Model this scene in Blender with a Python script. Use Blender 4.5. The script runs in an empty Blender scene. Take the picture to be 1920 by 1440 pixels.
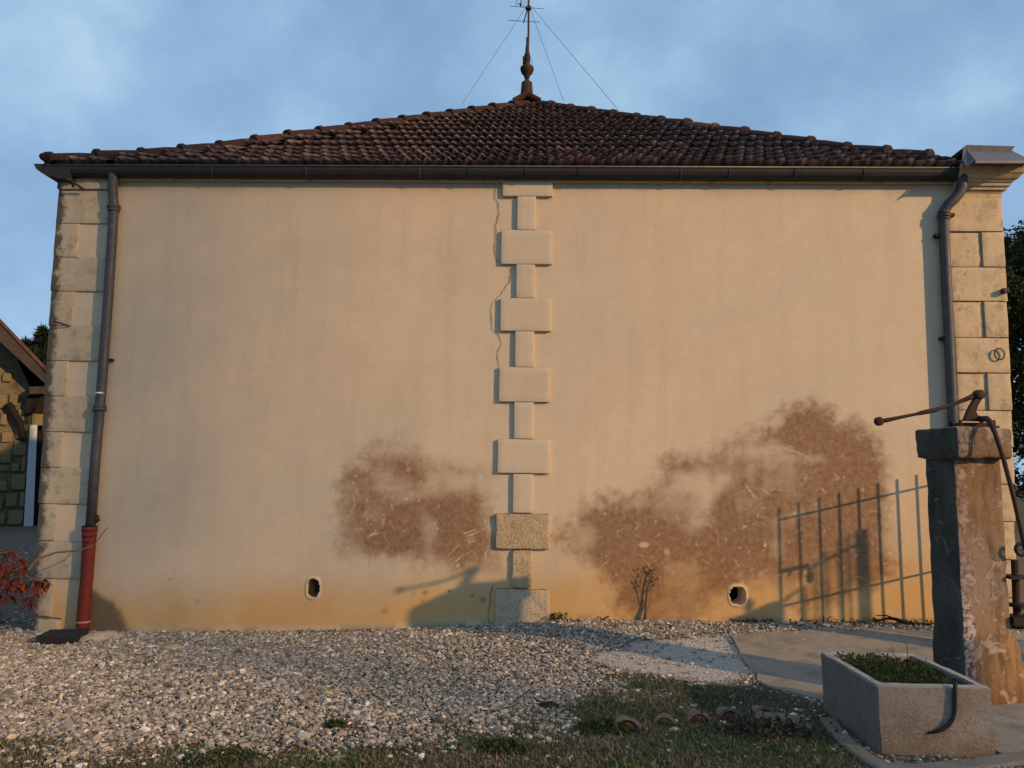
import bpy, bmesh, math, random
import numpy as np
from mathutils import Vector, Matrix, noise as mnoise

R = math.radians
random.seed(7)
rng = np.random.default_rng(11)
scene = bpy.context.scene
COL = scene.collection

# ------------------------------------------------------------------ camera
F_PX = 1450.0                                   # focal length for a 1920 px wide frame
CAM = np.array([0.0, -7.1, 1.36])
_p, _y, _r = R(6.9), R(1.47), R(0.78)
_f = np.array([-math.sin(_y) * math.cos(_p), math.cos(_y) * math.cos(_p), math.sin(_p)])
_rt = np.array([math.cos(_y), math.sin(_y), 0.0])
_up = np.cross(_rt, _f)
C_R = math.cos(_r) * _rt + math.sin(_r) * _up
C_U = -math.sin(_r) * _rt + math.cos(_r) * _up
cam_data = bpy.data.cameras.new('camera')
cam = bpy.data.objects.new('camera', cam_data)
COL.objects.link(cam)
cam_data.sensor_width = 36.0
cam_data.lens = F_PX / 1920 * 36.0
cam_data.clip_start, cam_data.clip_end = 0.05, 2000.0
cam.matrix_world = Matrix(((C_R[0], C_U[0], -_f[0], CAM[0]), (C_R[1], C_U[1], -_f[1], CAM[1]),
                           (C_R[2], C_U[2], -_f[2], CAM[2]), (0, 0, 0, 1)))
scene.camera = cam

def ray(px, py):
    return _f + C_R * (px - 960) / F_PX + C_U * (720 - py) / F_PX

def at(px, py, Y=0.0):
    """the point of the vertical plane at distance Y (0 = house wall) measured off the photograph"""
    v = ray(px, py)
    return CAM + v * (Y - CAM[1]) / v[1]

def gnd(px, py, Z=0.02):
    v = ray(px, py)
    return CAM + v * (Z - CAM[2]) / v[2]

def proj(x, y, z):
    d = np.stack([np.asarray(x) - CAM[0], np.asarray(y) - CAM[1], np.asarray(z) - CAM[2]], -1)
    dep = d @ _f
    return 960 + F_PX * (d @ C_R) / dep, 720 - F_PX * (d @ C_U) / dep

# ------------------------------------------------------------------ light
SUN_AZ, SUN_EL = R(59.0), R(19.5)               # azimuth from the wall normal towards +X
sdir = Vector((math.sin(SUN_AZ) * math.cos(SUN_EL), -math.cos(SUN_AZ) * math.cos(SUN_EL), math.sin(SUN_EL)))
sun_d = bpy.data.lights.new('sun', 'SUN')
sun_d.energy = 5.0
sun_d.color = (1.0, 0.61, 0.285)
sun_d.angle = R(0.7)
sun = bpy.data.objects.new('sun', sun_d)
COL.objects.link(sun)
sun.rotation_euler = sdir.to_track_quat('Z', 'Y').to_euler()
sun.location = (20, -12, 12)

world = bpy.data.worlds.new('World')
scene.world = world
world.use_nodes = True
wt = world.node_tree
wt.nodes.clear()
w_out = wt.nodes.new('ShaderNodeOutputWorld')
w_bg = wt.nodes.new('ShaderNodeBackground')
w_bg.inputs['Strength'].default_value = 0.1
w_sky = wt.nodes.new('ShaderNodeTexSky')
w_sky.sky_type = 'NISHITA'
w_sky.sun_disc = False
w_sky.sun_elevation = SUN_EL
w_sky.sun_rotation = math.atan2(sdir.x, sdir.y)
w_sky.air_density, w_sky.dust_density, w_sky.ozone_density = 1.0, 0.6, 2.0
w_tc = wt.nodes.new('ShaderNodeTexCoord')
w_map = wt.nodes.new('ShaderNodeMapping')
w_map.inputs['Scale'].default_value = (1.0, 1.0, 1.25)
w_map.inputs['Location'].default_value = (3.1, 1.7, 0.4)
w_n = wt.nodes.new('ShaderNodeTexNoise')
w_n.inputs['Scale'].default_value = 4.3
w_n.inputs['Detail'].default_value = 8.0
w_n.inputs['Roughness'].default_value = 0.56
w_n.inputs['Distortion'].default_value = 0.0
w_rmp = wt.nodes.new('ShaderNodeValToRGB')
w_e = w_rmp.color_ramp.elements
w_e.new(0.5)
for w_k, (w_p, w_c) in enumerate(((0.33, (2.55, 4.3, 6.6)), (0.52, (3.4, 5.45, 8.0)), (0.72, (5.2, 7.4, 9.3)))):
    w_e[w_k].position = w_p
    w_e[w_k].color = w_c + (1,)
w_mix = wt.nodes.new('ShaderNodeMix')
w_mix.data_type = 'RGBA'
w_mix.inputs[0].default_value = 0.82
wt.links.new(w_tc.outputs['Generated'], w_map.inputs['Vector'])
wt.links.new(w_map.outputs[0], w_n.inputs['Vector'])
wt.links.new(w_n.outputs[0], w_rmp.inputs[0])
wt.links.new(w_sky.outputs[0], w_mix.inputs[6])
wt.links.new(w_rmp.outputs[0], w_mix.inputs[7])
wt.links.new(w_mix.outputs[2], w_bg.inputs['Color'])
wt.links.new(w_bg.outputs[0], w_out.inputs[0])

vs = scene.view_settings
vs.view_transform, vs.look, vs.exposure, vs.gamma = 'Standard', 'None', 0.0, 1.0
vs.use_curve_mapping = False

# ------------------------------------------------------------------ material helpers
class NT:
    def __init__(self, name):
        self.m = bpy.data.materials.new(name)
        self.m.use_nodes = True
        self.t = self.m.node_tree
        self.t.nodes.clear()
        self.out = self.t.nodes.new('ShaderNodeOutputMaterial')
        self.b = self.t.nodes.new('ShaderNodeBsdfPrincipled')
        self.t.links.new(self.b.outputs[0], self.out.inputs[0])
        self.b.inputs['Roughness'].default_value = 0.85
        self.b.inputs['Specular IOR Level'].default_value = 0.25
    def n(self, typ): return self.t.nodes.new(typ)
    def lk(self, v, sock):
        if isinstance(v, (int, float)): sock.default_value = v
        elif isinstance(v, (tuple, list)): sock.default_value = tuple(v) + ((1,) if len(v) == 3 and sock.type == 'RGBA' else ())
        else: self.t.links.new(v, sock)
    def pos(self): return self.n('ShaderNodeNewGeometry').outputs['Position']
    def obj(self): return self.n('ShaderNodeTexCoord').outputs['Object']
    def attr(self, a):
        n = self.n('ShaderNodeAttribute'); n.attribute_name = a
        return n.outputs['Fac']
    def island(self): return self.n('ShaderNodeNewGeometry').outputs['Random Per Island']
    def orand(self): return self.n('ShaderNodeObjectInfo').outputs['Random']
    def scale(self, vec, s):
        n = self.n('ShaderNodeMapping'); n.inputs['Scale'].default_value = s
        self.lk(vec, n.inputs['Vector']); return n.outputs[0]
    def noise(self, vec, sc, det=4.0, rough=0.55, dist=0.0):
        n = self.n('ShaderNodeTexNoise')
        self.lk(vec, n.inputs['Vector'])
        n.inputs['Scale'].default_value, n.inputs['Detail'].default_value = sc, det
        n.inputs['Roughness'].default_value, n.inputs['Distortion'].default_value = rough, dist
        return n.outputs[0]
    def voro(self, vec, sc, out='Distance'):
        n = self.n('ShaderNodeTexVoronoi'); n.inputs['Scale'].default_value = sc
        self.lk(vec, n.inputs['Vector']); return n.outputs[out]
    def mth(self, op, a, b=0.0, clamp=False):
        n = self.n('ShaderNodeMath'); n.operation = op; n.use_clamp = clamp
        self.lk(a, n.inputs[0]); self.lk(b, n.inputs[1]); return n.outputs[0]
    def rng(self, v, a, b, c=0.0, d=1.0):
        n = self.n('ShaderNodeMapRange')
        self.lk(v, n.inputs[0])
        for i, x in enumerate((a, b, c, d)): n.inputs[i + 1].default_value = x
        return n.outputs[0]
    def ramp(self, fac, stops):
        n = self.n('ShaderNodeValToRGB'); e = n.color_ramp.elements
        while len(e) < len(stops): e.new(0.5)
        for k, (p, c) in enumerate(stops): e[k].position = p; e[k].color = tuple(c) + (1,)
        self.lk(fac, n.inputs[0]); return n.outputs[0]
    def mix(self, fac, a, b, mode='MIX'):
        n = self.n('ShaderNodeMix'); n.data_type = 'RGBA'; n.blend_type = mode
        self.lk(fac, n.inputs[0]); self.lk(a, n.inputs[6]); self.lk(b, n.inputs[7]); return n.outputs[2]
    def sep(self, v):
        n = self.n('ShaderNodeSeparateXYZ'); self.lk(v, n.inputs[0]); return n.outputs
    def bump(self, h, strength=0.4, dist=0.01):
        n = self.n('ShaderNodeBump'); n.inputs['Strength'].default_value = strength; n.inputs['Distance'].default_value = dist
        self.lk(h, n.inputs['Height']); self.t.links.new(n.outputs[0], self.b.inputs['Normal'])
    def done(self, color, rough=None, metal=None, spec=None):
        self.lk(color, self.b.inputs['Base Color'])
        if rough is not None: self.lk(rough, self.b.inputs['Roughness'])
        if metal is not None: self.lk(metal, self.b.inputs['Metallic'])
        if spec is not None: self.lk(spec, self.b.inputs['Specular IOR Level'])
        return self.m

def mul(c, k): return tuple(x * k for x in c)

# ------------------------------------------------------------------ materials
def m_wall():
    k = NT('lime_render'); p = k.pos()
    big = k.noise(p, 0.55, 3, 0.5); mid = k.noise(p, 3.0, 6, 0.68); fine = k.noise(p, 85, 4, 0.7); trowel = k.noise(k.scale(p, (1, 1, 1.6)), 11, 5, .62, .6)
    streak = k.noise(k.scale(p, (7, 1, 0.5)), 1.0, 4, 0.6)
    c = k.mix(k.rng(big, .36, .66), (.575, .492, .370), (.630, .500, .358))
    c = k.mix(k.rng(mid, .38, .72, 0, .40), c, (.47, .395, .285))
    c = k.mix(k.rng(trowel, .40, .66, 0, .22), c, (.46, .38, .265))
    c = k.mix(k.rng(streak, .48, .72, 0, .34), c, (.445, .375, .275))
    c = k.mix(k.attr('damp'), c, (.540, .325, .118))
    st = k.attr('stain')
    fs = k.noise(p, 22, 6, 0.72)
    st2 = k.mth('MULTIPLY', st, k.rng(fs, .32, .60, .74, 1.04), True)
    c = k.mix(st2, c, (.185, .088, .040))
    c = k.mix(k.attr('grime'), c, (.085, .070, .050))
    c = k.mix(k.attr('scratch'), c, (.640, .470, .330))
    c = k.mix(k.rng(fine, .35, .7, 0, .30), c, (.37, .29, .19))
    k.bump(k.mth('ADD', k.mth('MULTIPLY', fine, .5), k.mth('ADD', mid, k.mth('MULTIPLY', trowel, .6))), .35, .008)
    return k.done(c, .9, spec=.15)

def m_stone(name, base, dark, warm, pits=0.0, corner=None, dirt=.6):
    k = NT(name); p = k.pos(); o = k.orand()
    a = k.noise(p, 4.5, 6, 0.65); b = k.noise(p, 28, 5, 0.65); c2 = k.noise(p, 110, 2, 0.6)
    c = k.mix(k.rng(a, .38, .68), base, warm)
    c = k.mix(k.rng(o, 0, 1, 0, .35), c, mul(base, .82))
    blot = k.noise(p, 8.0, 7, 0.75, .4)
    c = k.mix(k.rng(blot, .62 - .12 * dirt, .76 - .08 * dirt, 0, dirt), c, dark)
    wash = k.noise(k.scale(p, (3.2, 3.2, 1.1)), 1.6, 6, .7)
    c = k.mix(k.rng(wash, .46, .66, 0, .55 * dirt), c, tuple(.5 * a + .5 * b for a, b in zip(base, dark)))
    c = k.mix(k.rng(b, .58, .74, 0, .55), c, mul(dark, 1.1))
    nz = k.sep(k.n('ShaderNodeNewGeometry').outputs['True Normal'])[2]
    c = k.mix(k.mth('MULTIPLY', k.rng(nz, .25, .7), k.rng(b, .35, .55, .5, 1)), c, mul(dark, .35))
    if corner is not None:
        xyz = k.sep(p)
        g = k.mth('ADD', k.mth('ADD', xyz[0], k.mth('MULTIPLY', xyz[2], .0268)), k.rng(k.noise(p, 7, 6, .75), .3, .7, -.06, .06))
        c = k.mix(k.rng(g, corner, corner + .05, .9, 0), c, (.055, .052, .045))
    h = k.mth('ADD', k.mth('MULTIPLY', b, .7), k.mth('MULTIPLY', c2, .35))
    if pits:
        v = k.noise(p, 55, 3, .7)
        h = k.mth('ADD', h, k.rng(v, .45, .62, 0, -pits))
        c = k.mix(k.rng(v, .52, .66, 0, .55 * min(1, pits * pits)), c, mul(dark, .8))
    k.bump(h, .35 + (.2 if pits > 1 else 0), .005 + (.004 if pits > 1 else 0))
    return k.done(c, .92, spec=.12)

def m_metal(name, col, col2, rough=.5, metal=.0, sc=14):
    k = NT(name); p = k.pos()
    a = k.noise(p, sc, 5, .65); b = k.noise(k.scale(p, (1, 1, .2)), 30, 4, .6)
    c = k.mix(k.rng(a, .35, .7), col, col2)
    c = k.mix(k.rng(b, .5, .8, 0, .5), c, mul(col2, 1.25))
    k.bump(a, .15, .004)
    return k.done(c, k.rng(b, .3, .7, rough - .1, rough + .15), metal)

def m_tile(name='clay_tile', lichen=1.0):
    k = NT(name); p = k.pos()
    r = k.mth('FRACT', k.mth('ADD', k.orand(), k.island()))
    c = k.ramp(r, [(0, (.030, .016, .014)), (.3, (.046, .021, .018)), (.6, (.036, .020, .018)), (.88, (.060, .028, .022)), (1, (.12, .060, .042))])
    a = k.noise(p, 11, 6, .7); b = k.noise(p, 45, 4, .7); g = k.noise(p, 1.1, 3, .5)
    c = k.mix(k.rng(a, .48, .68, 0, .8 * lichen), c, (.014, .012, .011))
    c = k.mix(k.rng(b, .60, .74, 0, .5 * lichen), c, (.16, .14, .12))
    c = k.mix(k.mth('MULTIPLY', k.attr('worn'), k.rng(k.noise(p, 9, 3, .6), .35, .6, .1, .9), True), c, k.mix(r, (.145, .102, .094), (.27, .215, .20)))
    c = k.mix(k.attr('moss'), c, (.008, .007, .006))  # shade under the tile's lower edge, painted near black
    c = k.mix(k.rng(g, .45, .65, 0, .35), c, (.022, .018, .016))
    k.bump(k.mth('ADD', a, k.mth('MULTIPLY', b, .5)), .5, .008)
    return k.done(c, .9, spec=.15)

def m_rough(name, cols, sc=6, bumpd=.01, sc2=40, spec=.15):
    k = NT(name); p = k.pos()
    a = k.noise(p, sc, 6, .65); b = k.noise(p, sc2, 4, .65)
    n = len(cols)
    c = k.ramp(a, [(.3 + .4 * i / max(1, n - 1), cols[i]) for i in range(n)])
    c = k.mix(k.rng(b, .4, .75, 0, .45), c, mul(cols[0], .65))
    k.bump(k.mth('ADD', a, k.mth('MULTIPLY', b, .6)), .5, bumpd)
    return k.done(c, .92, spec=spec)

def m_random(name, stops, sc=30, rough=.85, trans=0.0):
    k = NT(name); p = k.pos()
    r = k.mth('FRACT', k.mth('ADD', k.orand(), k.island()))
    c = k.ramp(r, stops)
    b = k.noise(p, sc, 3, .6)
    c = k.mix(k.rng(b, .35, .7, 0, .4), c, mul(stops[len(stops) // 2][1], .6))
    k.done(c, rough, spec=.2)
    if trans:
        tr = k.n('ShaderNodeBsdfTranslucent'); mx = k.n('ShaderNodeMixShader')
        k.lk(c, tr.inputs[0]); mx.inputs[0].default_value = trans
        k.t.links.new(k.b.outputs[0], mx.inputs[1]); k.t.links.new(tr.outputs[0], mx.inputs[2])
        k.t.links.new(mx.outputs[0], k.out.inputs[0])
    return k.m

def m_pier(name, warm):
    """old concrete of the pump pier: lichen covered on the north side, brown and pinkish on the south"""
    k = NT(name); p = k.pos(); z = k.sep(p)[2]
    a = k.noise(p, 3.2, 7, .68, .4); b = k.noise(p, 34, 4, .65); s = k.noise(k.scale(p, (7, 7, 1.6)), 1.5, 7, .72, .6)
    peel = k.noise(p, 7.5, 8, .72, .7); sp = k.noise(p, 30, 4, .75)
    if warm:
        zz = k.mth('ADD', z, k.rng(a, .3, .7, -.22, .22))
        c = k.ramp(k.rng(zz, 0, 1.7), [(0, (.20, .115, .055)), (.22, (.255, .155, .078)), (.40, (.255, .195, .150)), (.62, (.235, .165, .110)), (.80, (.215, .125, .062)), (1, (.20, .150, .110))])
        c = k.mix(k.rng(s, .48, .64, 0, .8), c, (.080, .052, .034))
        c = k.mix(k.rng(peel, .55, .58, 0, .75), c, (.36, .29, .235))
        c = k.mix(k.rng(b, .52, .70, 0, .35), c, (.085, .060, .042))
        c = k.mix(k.rng(sp, .66, .68, 0, .85), c, (.52, .47, .42))
        xe = k.mth('ADD', k.sep(p)[0], k.rng(peel, .3, .7, -.09, .09))
        lo = k.mth('MULTIPLY', k.rng(xe, 2.715, 2.735, 1, 0), k.rng(k.mth('ADD', z, k.rng(a, .3, .7, -.2, .2)), .55, .75, 1, .35), True)
        c = k.mix(lo, c, k.mix(k.rng(sp, .46, .54), (.12, .085, .08), (.44, .365, .34)))
    else:
        c = k.mix(k.rng(a, .35, .68), (.036, .042, .038), (.080, .084, .074))
        c = k.mix(k.rng(s, .5, .7, 0, .5), c, (.115, .118, .102))
        c = k.mix(k.rng(peel, .60, .63, 0, .5), c, (.17, .17, .15))
        c = k.mix(k.rng(sp, .65, .69, 0, .7), c, (.30, .30, .26))
    k.bump(k.mth('ADD', k.mth('MULTIPLY', b, .5), k.mth('ADD', a, k.rng(peel, .55, .58, 0, .35))), .6, .014)
    return k.done(c, .93, spec=.12)

def m_ground():
    k = NT('yard_soil'); p = k.pos()
    a = k.noise(p, 5, 6, .7); b = k.noise(p, 60, 4, .7); v = k.voro(p, 42)
    c = k.mix(k.rng(b, .3, .7), (.075, .060, .045), (.20, .165, .128))
    c = k.mix(k.rng(v, .1, .5, .6, 0), c, (.20, .165, .13))
    c = k.mix(k.attr('turf'), c, k.mix(k.rng(a, .4, .65), (.060, .064, .030), (.11, .088, .058)))
    c = k.mix(k.attr('cement'), c, k.mix(k.rng(b, .3, .7), (.36, .345, .31), (.50, .48, .44)))
    k.bump(k.mth('ADD', b, v), .8, .02)
    return k.done(c, .95, spec=.1)

M = {}
M['wall'] = m_wall()
M['stone'] = m_stone('pilaster_limestone', (.54, .46, .345), (.32, .27, .195), (.57, .47, .335), dirt=.45)
M['stone_worn'] = m_stone('worn_limestone', (.49, .385, .245), (.22, .17, .11), (.52, .40, .235), pits=1.6)
M['stone_chipped'] = m_stone('chiselled_limestone', (.50, .42, .30), (.27, .22, .155), (.53, .43, .28), pits=1.15)
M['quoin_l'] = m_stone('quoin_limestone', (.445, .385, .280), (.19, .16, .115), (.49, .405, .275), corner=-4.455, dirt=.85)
M['quoin_r'] = m_stone('pitted_limestone', (.53, .43, .29), (.22, .175, .12), (.56, .44, .28), pits=.35, dirt=.95)
M['zinc'] = m_metal('weathered_zinc', (.050, .053, .060), (.075, .079, .088), .55, .2)
M['gutter'] = m_metal('dark_gutter_zinc', (.022, .022, .024), (.034, .034, .037), .6, .1)
M['zinc_pale'] = m_metal('pale_zinc', (.105, .108, .118), (.15, .154, .165), .5, .3)
M['iron_red'] = m_metal('red_painted_iron', (.150, .022, .017), (.105, .018, .015), .7)
M['white_paint'] = m_metal('white_band', (.7, .7, .68), (.6, .6, .58), .6)
M['rust'] = m_metal('rusted_iron', (.040, .020, .014), (.065, .030, .020), .7, .2, 40)
M['iron'] = m_metal('dark_iron', (.020, .020, .021), (.035, .032, .030), .6, .4, 40)
M['tile'] = m_tile()
M['hip'] = m_tile('hip_clay', 1.0)
M['edge_tile'] = m_rough('mossy_clay', [(.13, .115, .085), (.19, .165, .125), (.15, .09, .055)], 7)
M['black'] = m_rough('black_soot', [(.004, .004, .004), (.008, .008, .008)], 6)
M['dark_slab'] = m_rough('dark_slate', [(.020, .019, .019), (.035, .033, .032)], 12)
M['concrete'] = m_rough('apron_concrete', [(.19, .172, .142), (.30, .27, .225), (.24, .218, .182), (.165, .150, .125)], 4.5, .012, 60)
M['kerb'] = m_rough('kerb_concrete', [(.24, .22, .18), (.20, .18, .145), (.14, .125, .09)], 5, .01, 50)
def m_speckle():
    k = NT('trough_concrete'); p = k.pos(); z = k.sep(p)[2]
    a = k.noise(p, 5, 6, .7); v = k.voro(p, 150, 'Color'); vs_ = k.sep(v)[0]; b = k.noise(p, 70, 4, .7)
    c = k.mix(k.rng(a, .35, .66), (.245, .195, .150), (.330, .275, .225))
    c = k.mix(k.rng(k.mth('ADD', z, k.rng(a, .3, .7, -.1, .1)), .02, .17, .75, 0), c, (.20, .135, .080))
    c = k.mix(k.rng(vs_, .0, .30, .5, 0), c, (.13, .098, .07))
    c = k.mix(k.rng(vs_, .80, .95, 0, .35), c, (.46, .40, .34))
    c = k.mix(k.rng(b, .6, .75, 0, .6), c, (.10, .075, .055))
    c = k.mix(k.rng(z, .326, .334), c, (.36, .34, .30))
    k.bump(k.mth('ADD', vs_, b), .5, .008)
    return k.done(c, .93, spec=.12)
M['trough'] = m_speckle()
M['trough_dark'] = m_rough('trough_lichen', [(.135, .135, .122), (.165, .165, .150), (.12, .12, .105)], 4, .008, 95)  # darker grey for the faces turned to the left
M['soil'] = m_rough('dark_soil', [(.03, .024, .018), (.055, .044, .032)], 14, .02)
M['rock'] = m_rough('field_stone', [(.34, .29, .22), (.42, .37, .29), (.27, .23, .18)], 9)
M['pier_warm'] = m_pier('pier_concrete', True)
M['pier_dark'] = m_pier('lichened_concrete', False)
M['ground'] = m_ground()
M['gravel'] = m_random('gravel_stone', [(0, (.080, .066, .050)), (.20, (.190, .158, .120)), (.5, (.295, .250, .196)), (.78, (.400, .345, .280)), (.90, (.51, .455, .385)), (1, (.72, .68, .61))], 40)
def m_grass():
    k = NT('grass_blade'); p = k.pos()
    r = k.island(); n = k.noise(p, 2.6, 5, .65); n2 = k.noise(p, 11, 3, .6)
    g_ = k.ramp(r, [(0, (.050, .080, .028)), (.5, (.095, .132, .050)), (.85, (.15, .175, .078)), (1, (.23, .22, .13))])
    d_ = k.ramp(r, [(0, (.080, .066, .044)), (.5, (.165, .135, .092)), (.9, (.25, .21, .15)), (1, (.36, .31, .22))])
    f = k.mth('ADD', k.rng(n, .40, .58), k.rng(n2, .45, .7, -.2, .5), True)
    c = k.mix(f, g_, d_)
    k.done(c, .85, spec=.15)
    tr = k.n('ShaderNodeBsdfTranslucent'); mx = k.n('ShaderNodeMixShader')
    k.lk(c, tr.inputs[0]); mx.inputs[0].default_value = .2
    k.t.links.new(k.b.outputs[0], mx.inputs[1]); k.t.links.new(tr.outputs[0], mx.inputs[2])
    k.t.links.new(mx.outputs[0], k.out.inputs[0])
    return k.m
M['grass'] = m_grass()
M['grass_tuft'] = m_random('grass_blade', [(0, (.028, .052, .016)), (.4, (.050, .082, .026)), (.68, (.080, .105, .040)), (.86, (.16, .145, .085)), (1, (.25, .21, .14))], 6, .8, .25)
M['weed'] = m_random('weed_leaf', [(0, (.020, .038, .012)), (.5, (.045, .070, .022)), (1, (.10, .105, .04))], 8, .75, .25)
M['wall_weed'] = m_random('wall_weed_leaf', [(0, (.016, .022, .010)), (.5, (.035, .045, .018)), (1, (.08, .07, .04))], 8, .8, .2)
M['red_leaf'] = m_random('red_leaf', [(0, (.075, .010, .010)), (.4, (.160, .018, .015)), (.75, (.22, .034, .018)), (1, (.30, .10, .045))], 9, .95, .3)
M['leaf'] = m_random('tree_leaf', [(0, (.014, .026, .011)), (.5, (.028, .046, .017)), (1, (.060, .076, .028))], 4, .7, .25)
M['needle'] = m_random('conifer_needle', [(0, (.008, .018, .010)), (.6, (.016, .032, .018)), (1, (.03, .05, .024))], 4, .8, .15)
M['bark'] = m_rough('bark', [(.06, .045, .032), (.10, .078, .055)], 18, .02)
M['dead_wood'] = m_rough('dead_wood', [(.10, .065, .038), (.17, .11, .065)], 22, .01)
M['char_wood'] = m_rough('charred_branch', [(.018, .013, .010), (.035, .024, .017)], 22, .01)
M['timber'] = m_rough('weathered_timber', [(.040, .032, .028), (.062, .050, .043)], 14, .01)
M['timber_dark'] = m_rough('dark_timber', [(.010, .008, .007), (.02, .016, .014)], 14, .01)
M['barn_stone'] = m_stone('barn_stone', (.16, .130, .075), (.06, .05, .033), (.18, .14, .072))
M['barn_rubble'] = m_rough('barn_mortar', [(.075, .064, .042), (.125, .105, .064), (.16, .13, .078)], 5, .03, 24)
M['frame_paint'] = m_metal('pale_frame_paint', (.42, .45, .46), (.36, .385, .395), .7)
M['wire'] = m_metal('galvanised_wire', (.10, .10, .12), (.14, .14, .16), .6)
M['terracotta'] = m_rough('old_terracotta', [(.040, .024, .018), (.060, .034, .025), (.030, .024, .020)], 11, .01)
M['crack'] = m_rough('crack_shadow', [(.16, .12, .08), (.22, .165, .11)], 20)
M['edge_lime'] = m_rough('vent_cement', [(.34, .31, .25), (.40, .36, .28)], 16)

# ------------------------------------------------------------------ mesh helpers
class MB:
    def __init__(s): s.v, s.f = [], []
    def add(s, vs, fs):
        o = len(s.v); s.v.extend([tuple(map(float, x)) for x in vs]); s.f.extend([tuple(i + o for i in f) for f in fs]); return s
    def box(s, x0, x1, y0, y1, z0, z1):
        vs = [(x, y, z) for z in (z0, z1) for y in (y0, y1) for x in (x0, x1)]
        return s.add(vs, [(0, 2, 3, 1), (4, 5, 7, 6), (0, 1, 5, 4), (2, 6, 7, 3), (0, 4, 6, 2), (1, 3, 7, 5)])
    def tube(s, pts, rad, n=10, caps=True):
        pts = [Vector(p) for p in pts]
        rad = [rad] * len(pts) if isinstance(rad, (int, float)) else rad
        vs, prev = [], None
        for i, p in enumerate(pts):
            t = (pts[min(i + 1, len(pts) - 1)] - pts[max(i - 1, 0)])
            t = t.normalized() if t.length > 1e-9 else Vector((0, 0, 1))
            ref = prev if prev is not None else (Vector((1, 0, 0)) if abs(t.x) < .9 else Vector((0, 1, 0)))
            u = (ref - t * ref.dot(t)).normalized(); w = t.cross(u); prev = u
            for k in range(n):
                a = 2 * math.pi * k / n
                vs.append(p + (u * math.cos(a) + w * math.sin(a)) * rad[i])
        fs = []
        for i in range(len(pts) - 1):
            for k in range(n):
                a, b = i * n + k, i * n + (k + 1) % n
                fs.append((a, b, b + n, a + n))
        if caps:
            fs.append(tuple(range(n - 1, -1, -1))); fs.append(tuple(range((len(pts) - 1) * n, len(pts) * n)))
        return s.add(vs, fs)
    def lathe(s, prof, cx, cy, n=20):
        vs = [(cx + r * math.cos(2 * math.pi * k / n), cy + r * math.sin(2 * math.pi * k / n), z) for r, z in prof for k in range(n)]
        fs = [(i * n + k, i * n + (k + 1) % n, (i + 1) * n + (k + 1) % n, (i + 1) * n + k) for i in range(len(prof) - 1) for k in range(n)]
        fs += [tuple(range(n - 1, -1, -1)), tuple(range((len(prof) - 1) * n, len(prof) * n))]
        return s.add(vs, fs)
    def extrude(s, poly, y0, y1):
        """closed polygon of (x, z) carried from y0 to y1"""
        n = len(poly)
        vs = [(x, y0, z) for x, z in poly] + [(x, y1, z) for x, z in poly]
        fs = [tuple(range(n)), tuple(range(2 * n - 1, n - 1, -1))] + [(i, i + n, (i + 1) % n + n, (i + 1) % n) for i in range(n)]
        return s.add(vs, fs)
    def prism(s, poly, z0, z1):
        n = len(poly)
        vs = [(x, y, z0) for x, y in poly] + [(x, y, z1) for x, y in poly]
        fs = [tuple(range(n - 1, -1, -1)), tuple(range(n, 2 * n))] + [(i, (i + 1) % n, (i + 1) % n + n, i + n) for i in range(n)]
        return s.add(vs, fs)
    def stone(s, x0, x1, y0, y1, z0, z1, r=.012, amp=.004, step=.09, freq=9.0, seed=0.0):
        """a block with rounded, slightly uneven edges"""
        def axis(a, b):
            rr = min(r, (b - a) * .3)
            inner = max(1, int(round((b - a - 2 * rr) / step)))
            return [a, a + rr * .35] + list(np.linspace(a + rr, b - rr, inner + 1)) + [b - rr * .35, b]
        ax = [axis(x0, x1), axis(y0, y1), axis(z0, z1)]
        lo = Vector((x0, y0, z0)); hi = Vector((x1, y1, z1))
        idx, vs, fs = {}, [], []
        def vid(p):
            key = tuple(round(c, 6) for c in p)
            if key not in idx:
                P = Vector(p); q = Vector([min(max(P[i], lo[i] + min(r, (hi[i] - lo[i]) * .3)), hi[i] - min(r, (hi[i] - lo[i]) * .3)) for i in range(3)])
                d = P - q
                if d.length > 1e-9:
                    L = max(abs(d[0]), abs(d[1]), abs(d[2]))
                    P = q + d.normalized() * L
                    P = P + d.normalized() * (mnoise.noise(P * freq + Vector((seed, seed * 1.7, 0))) * amp + mnoise.noise(P * freq * 3.1 + Vector((0, seed, 5))) * amp * .5)
                idx[key] = len(vs); vs.append(P)
            return idx[key]
        for d in range(3):
            a, b = (d + 1) % 3, (d + 2) % 3
            for side in (0, 1):
                c = ax[d][0] if side == 0 else ax[d][-1]
                for i in range(len(ax[a]) - 1):
                    for j in range(len(ax[b]) - 1):
                        q = []
                        for (ii, jj) in ((i, j), (i + 1, j), (i + 1, j + 1), (i, j + 1)):
                            p = [0, 0, 0]; p[d] = c; p[a] = ax[a][ii]; p[b] = ax[b][jj]
                            q.append(vid(p))
                        fs.append(tuple(q) if side else tuple(q[::-1]))
        return s.add(vs, fs)
    def blob(s, c, rad, amp=.25, sub=2, seed=0.0, flat=1.0):
        bm = bmesh.new(); bmesh.ops.create_icosphere(bm, subdivisions=sub, radius=1)
        vs = []
        for v in bm.verts:
            n = v.co.normalized()
            k = 1 + amp * mnoise.noise(n * 1.7 + Vector((seed, seed * .7, 3))) + amp * .4 * mnoise.noise(n * 5 + Vector((seed, 1, 3)))
            vs.append((c[0] + n.x * rad[0] * k, c[1] + n.y * rad[1] * k, c[2] + n.z * rad[2] * k))
        fs = [tuple(v.index for v in f.verts) for f in bm.faces]
        bm.free(); return s.add(vs, fs)
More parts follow.
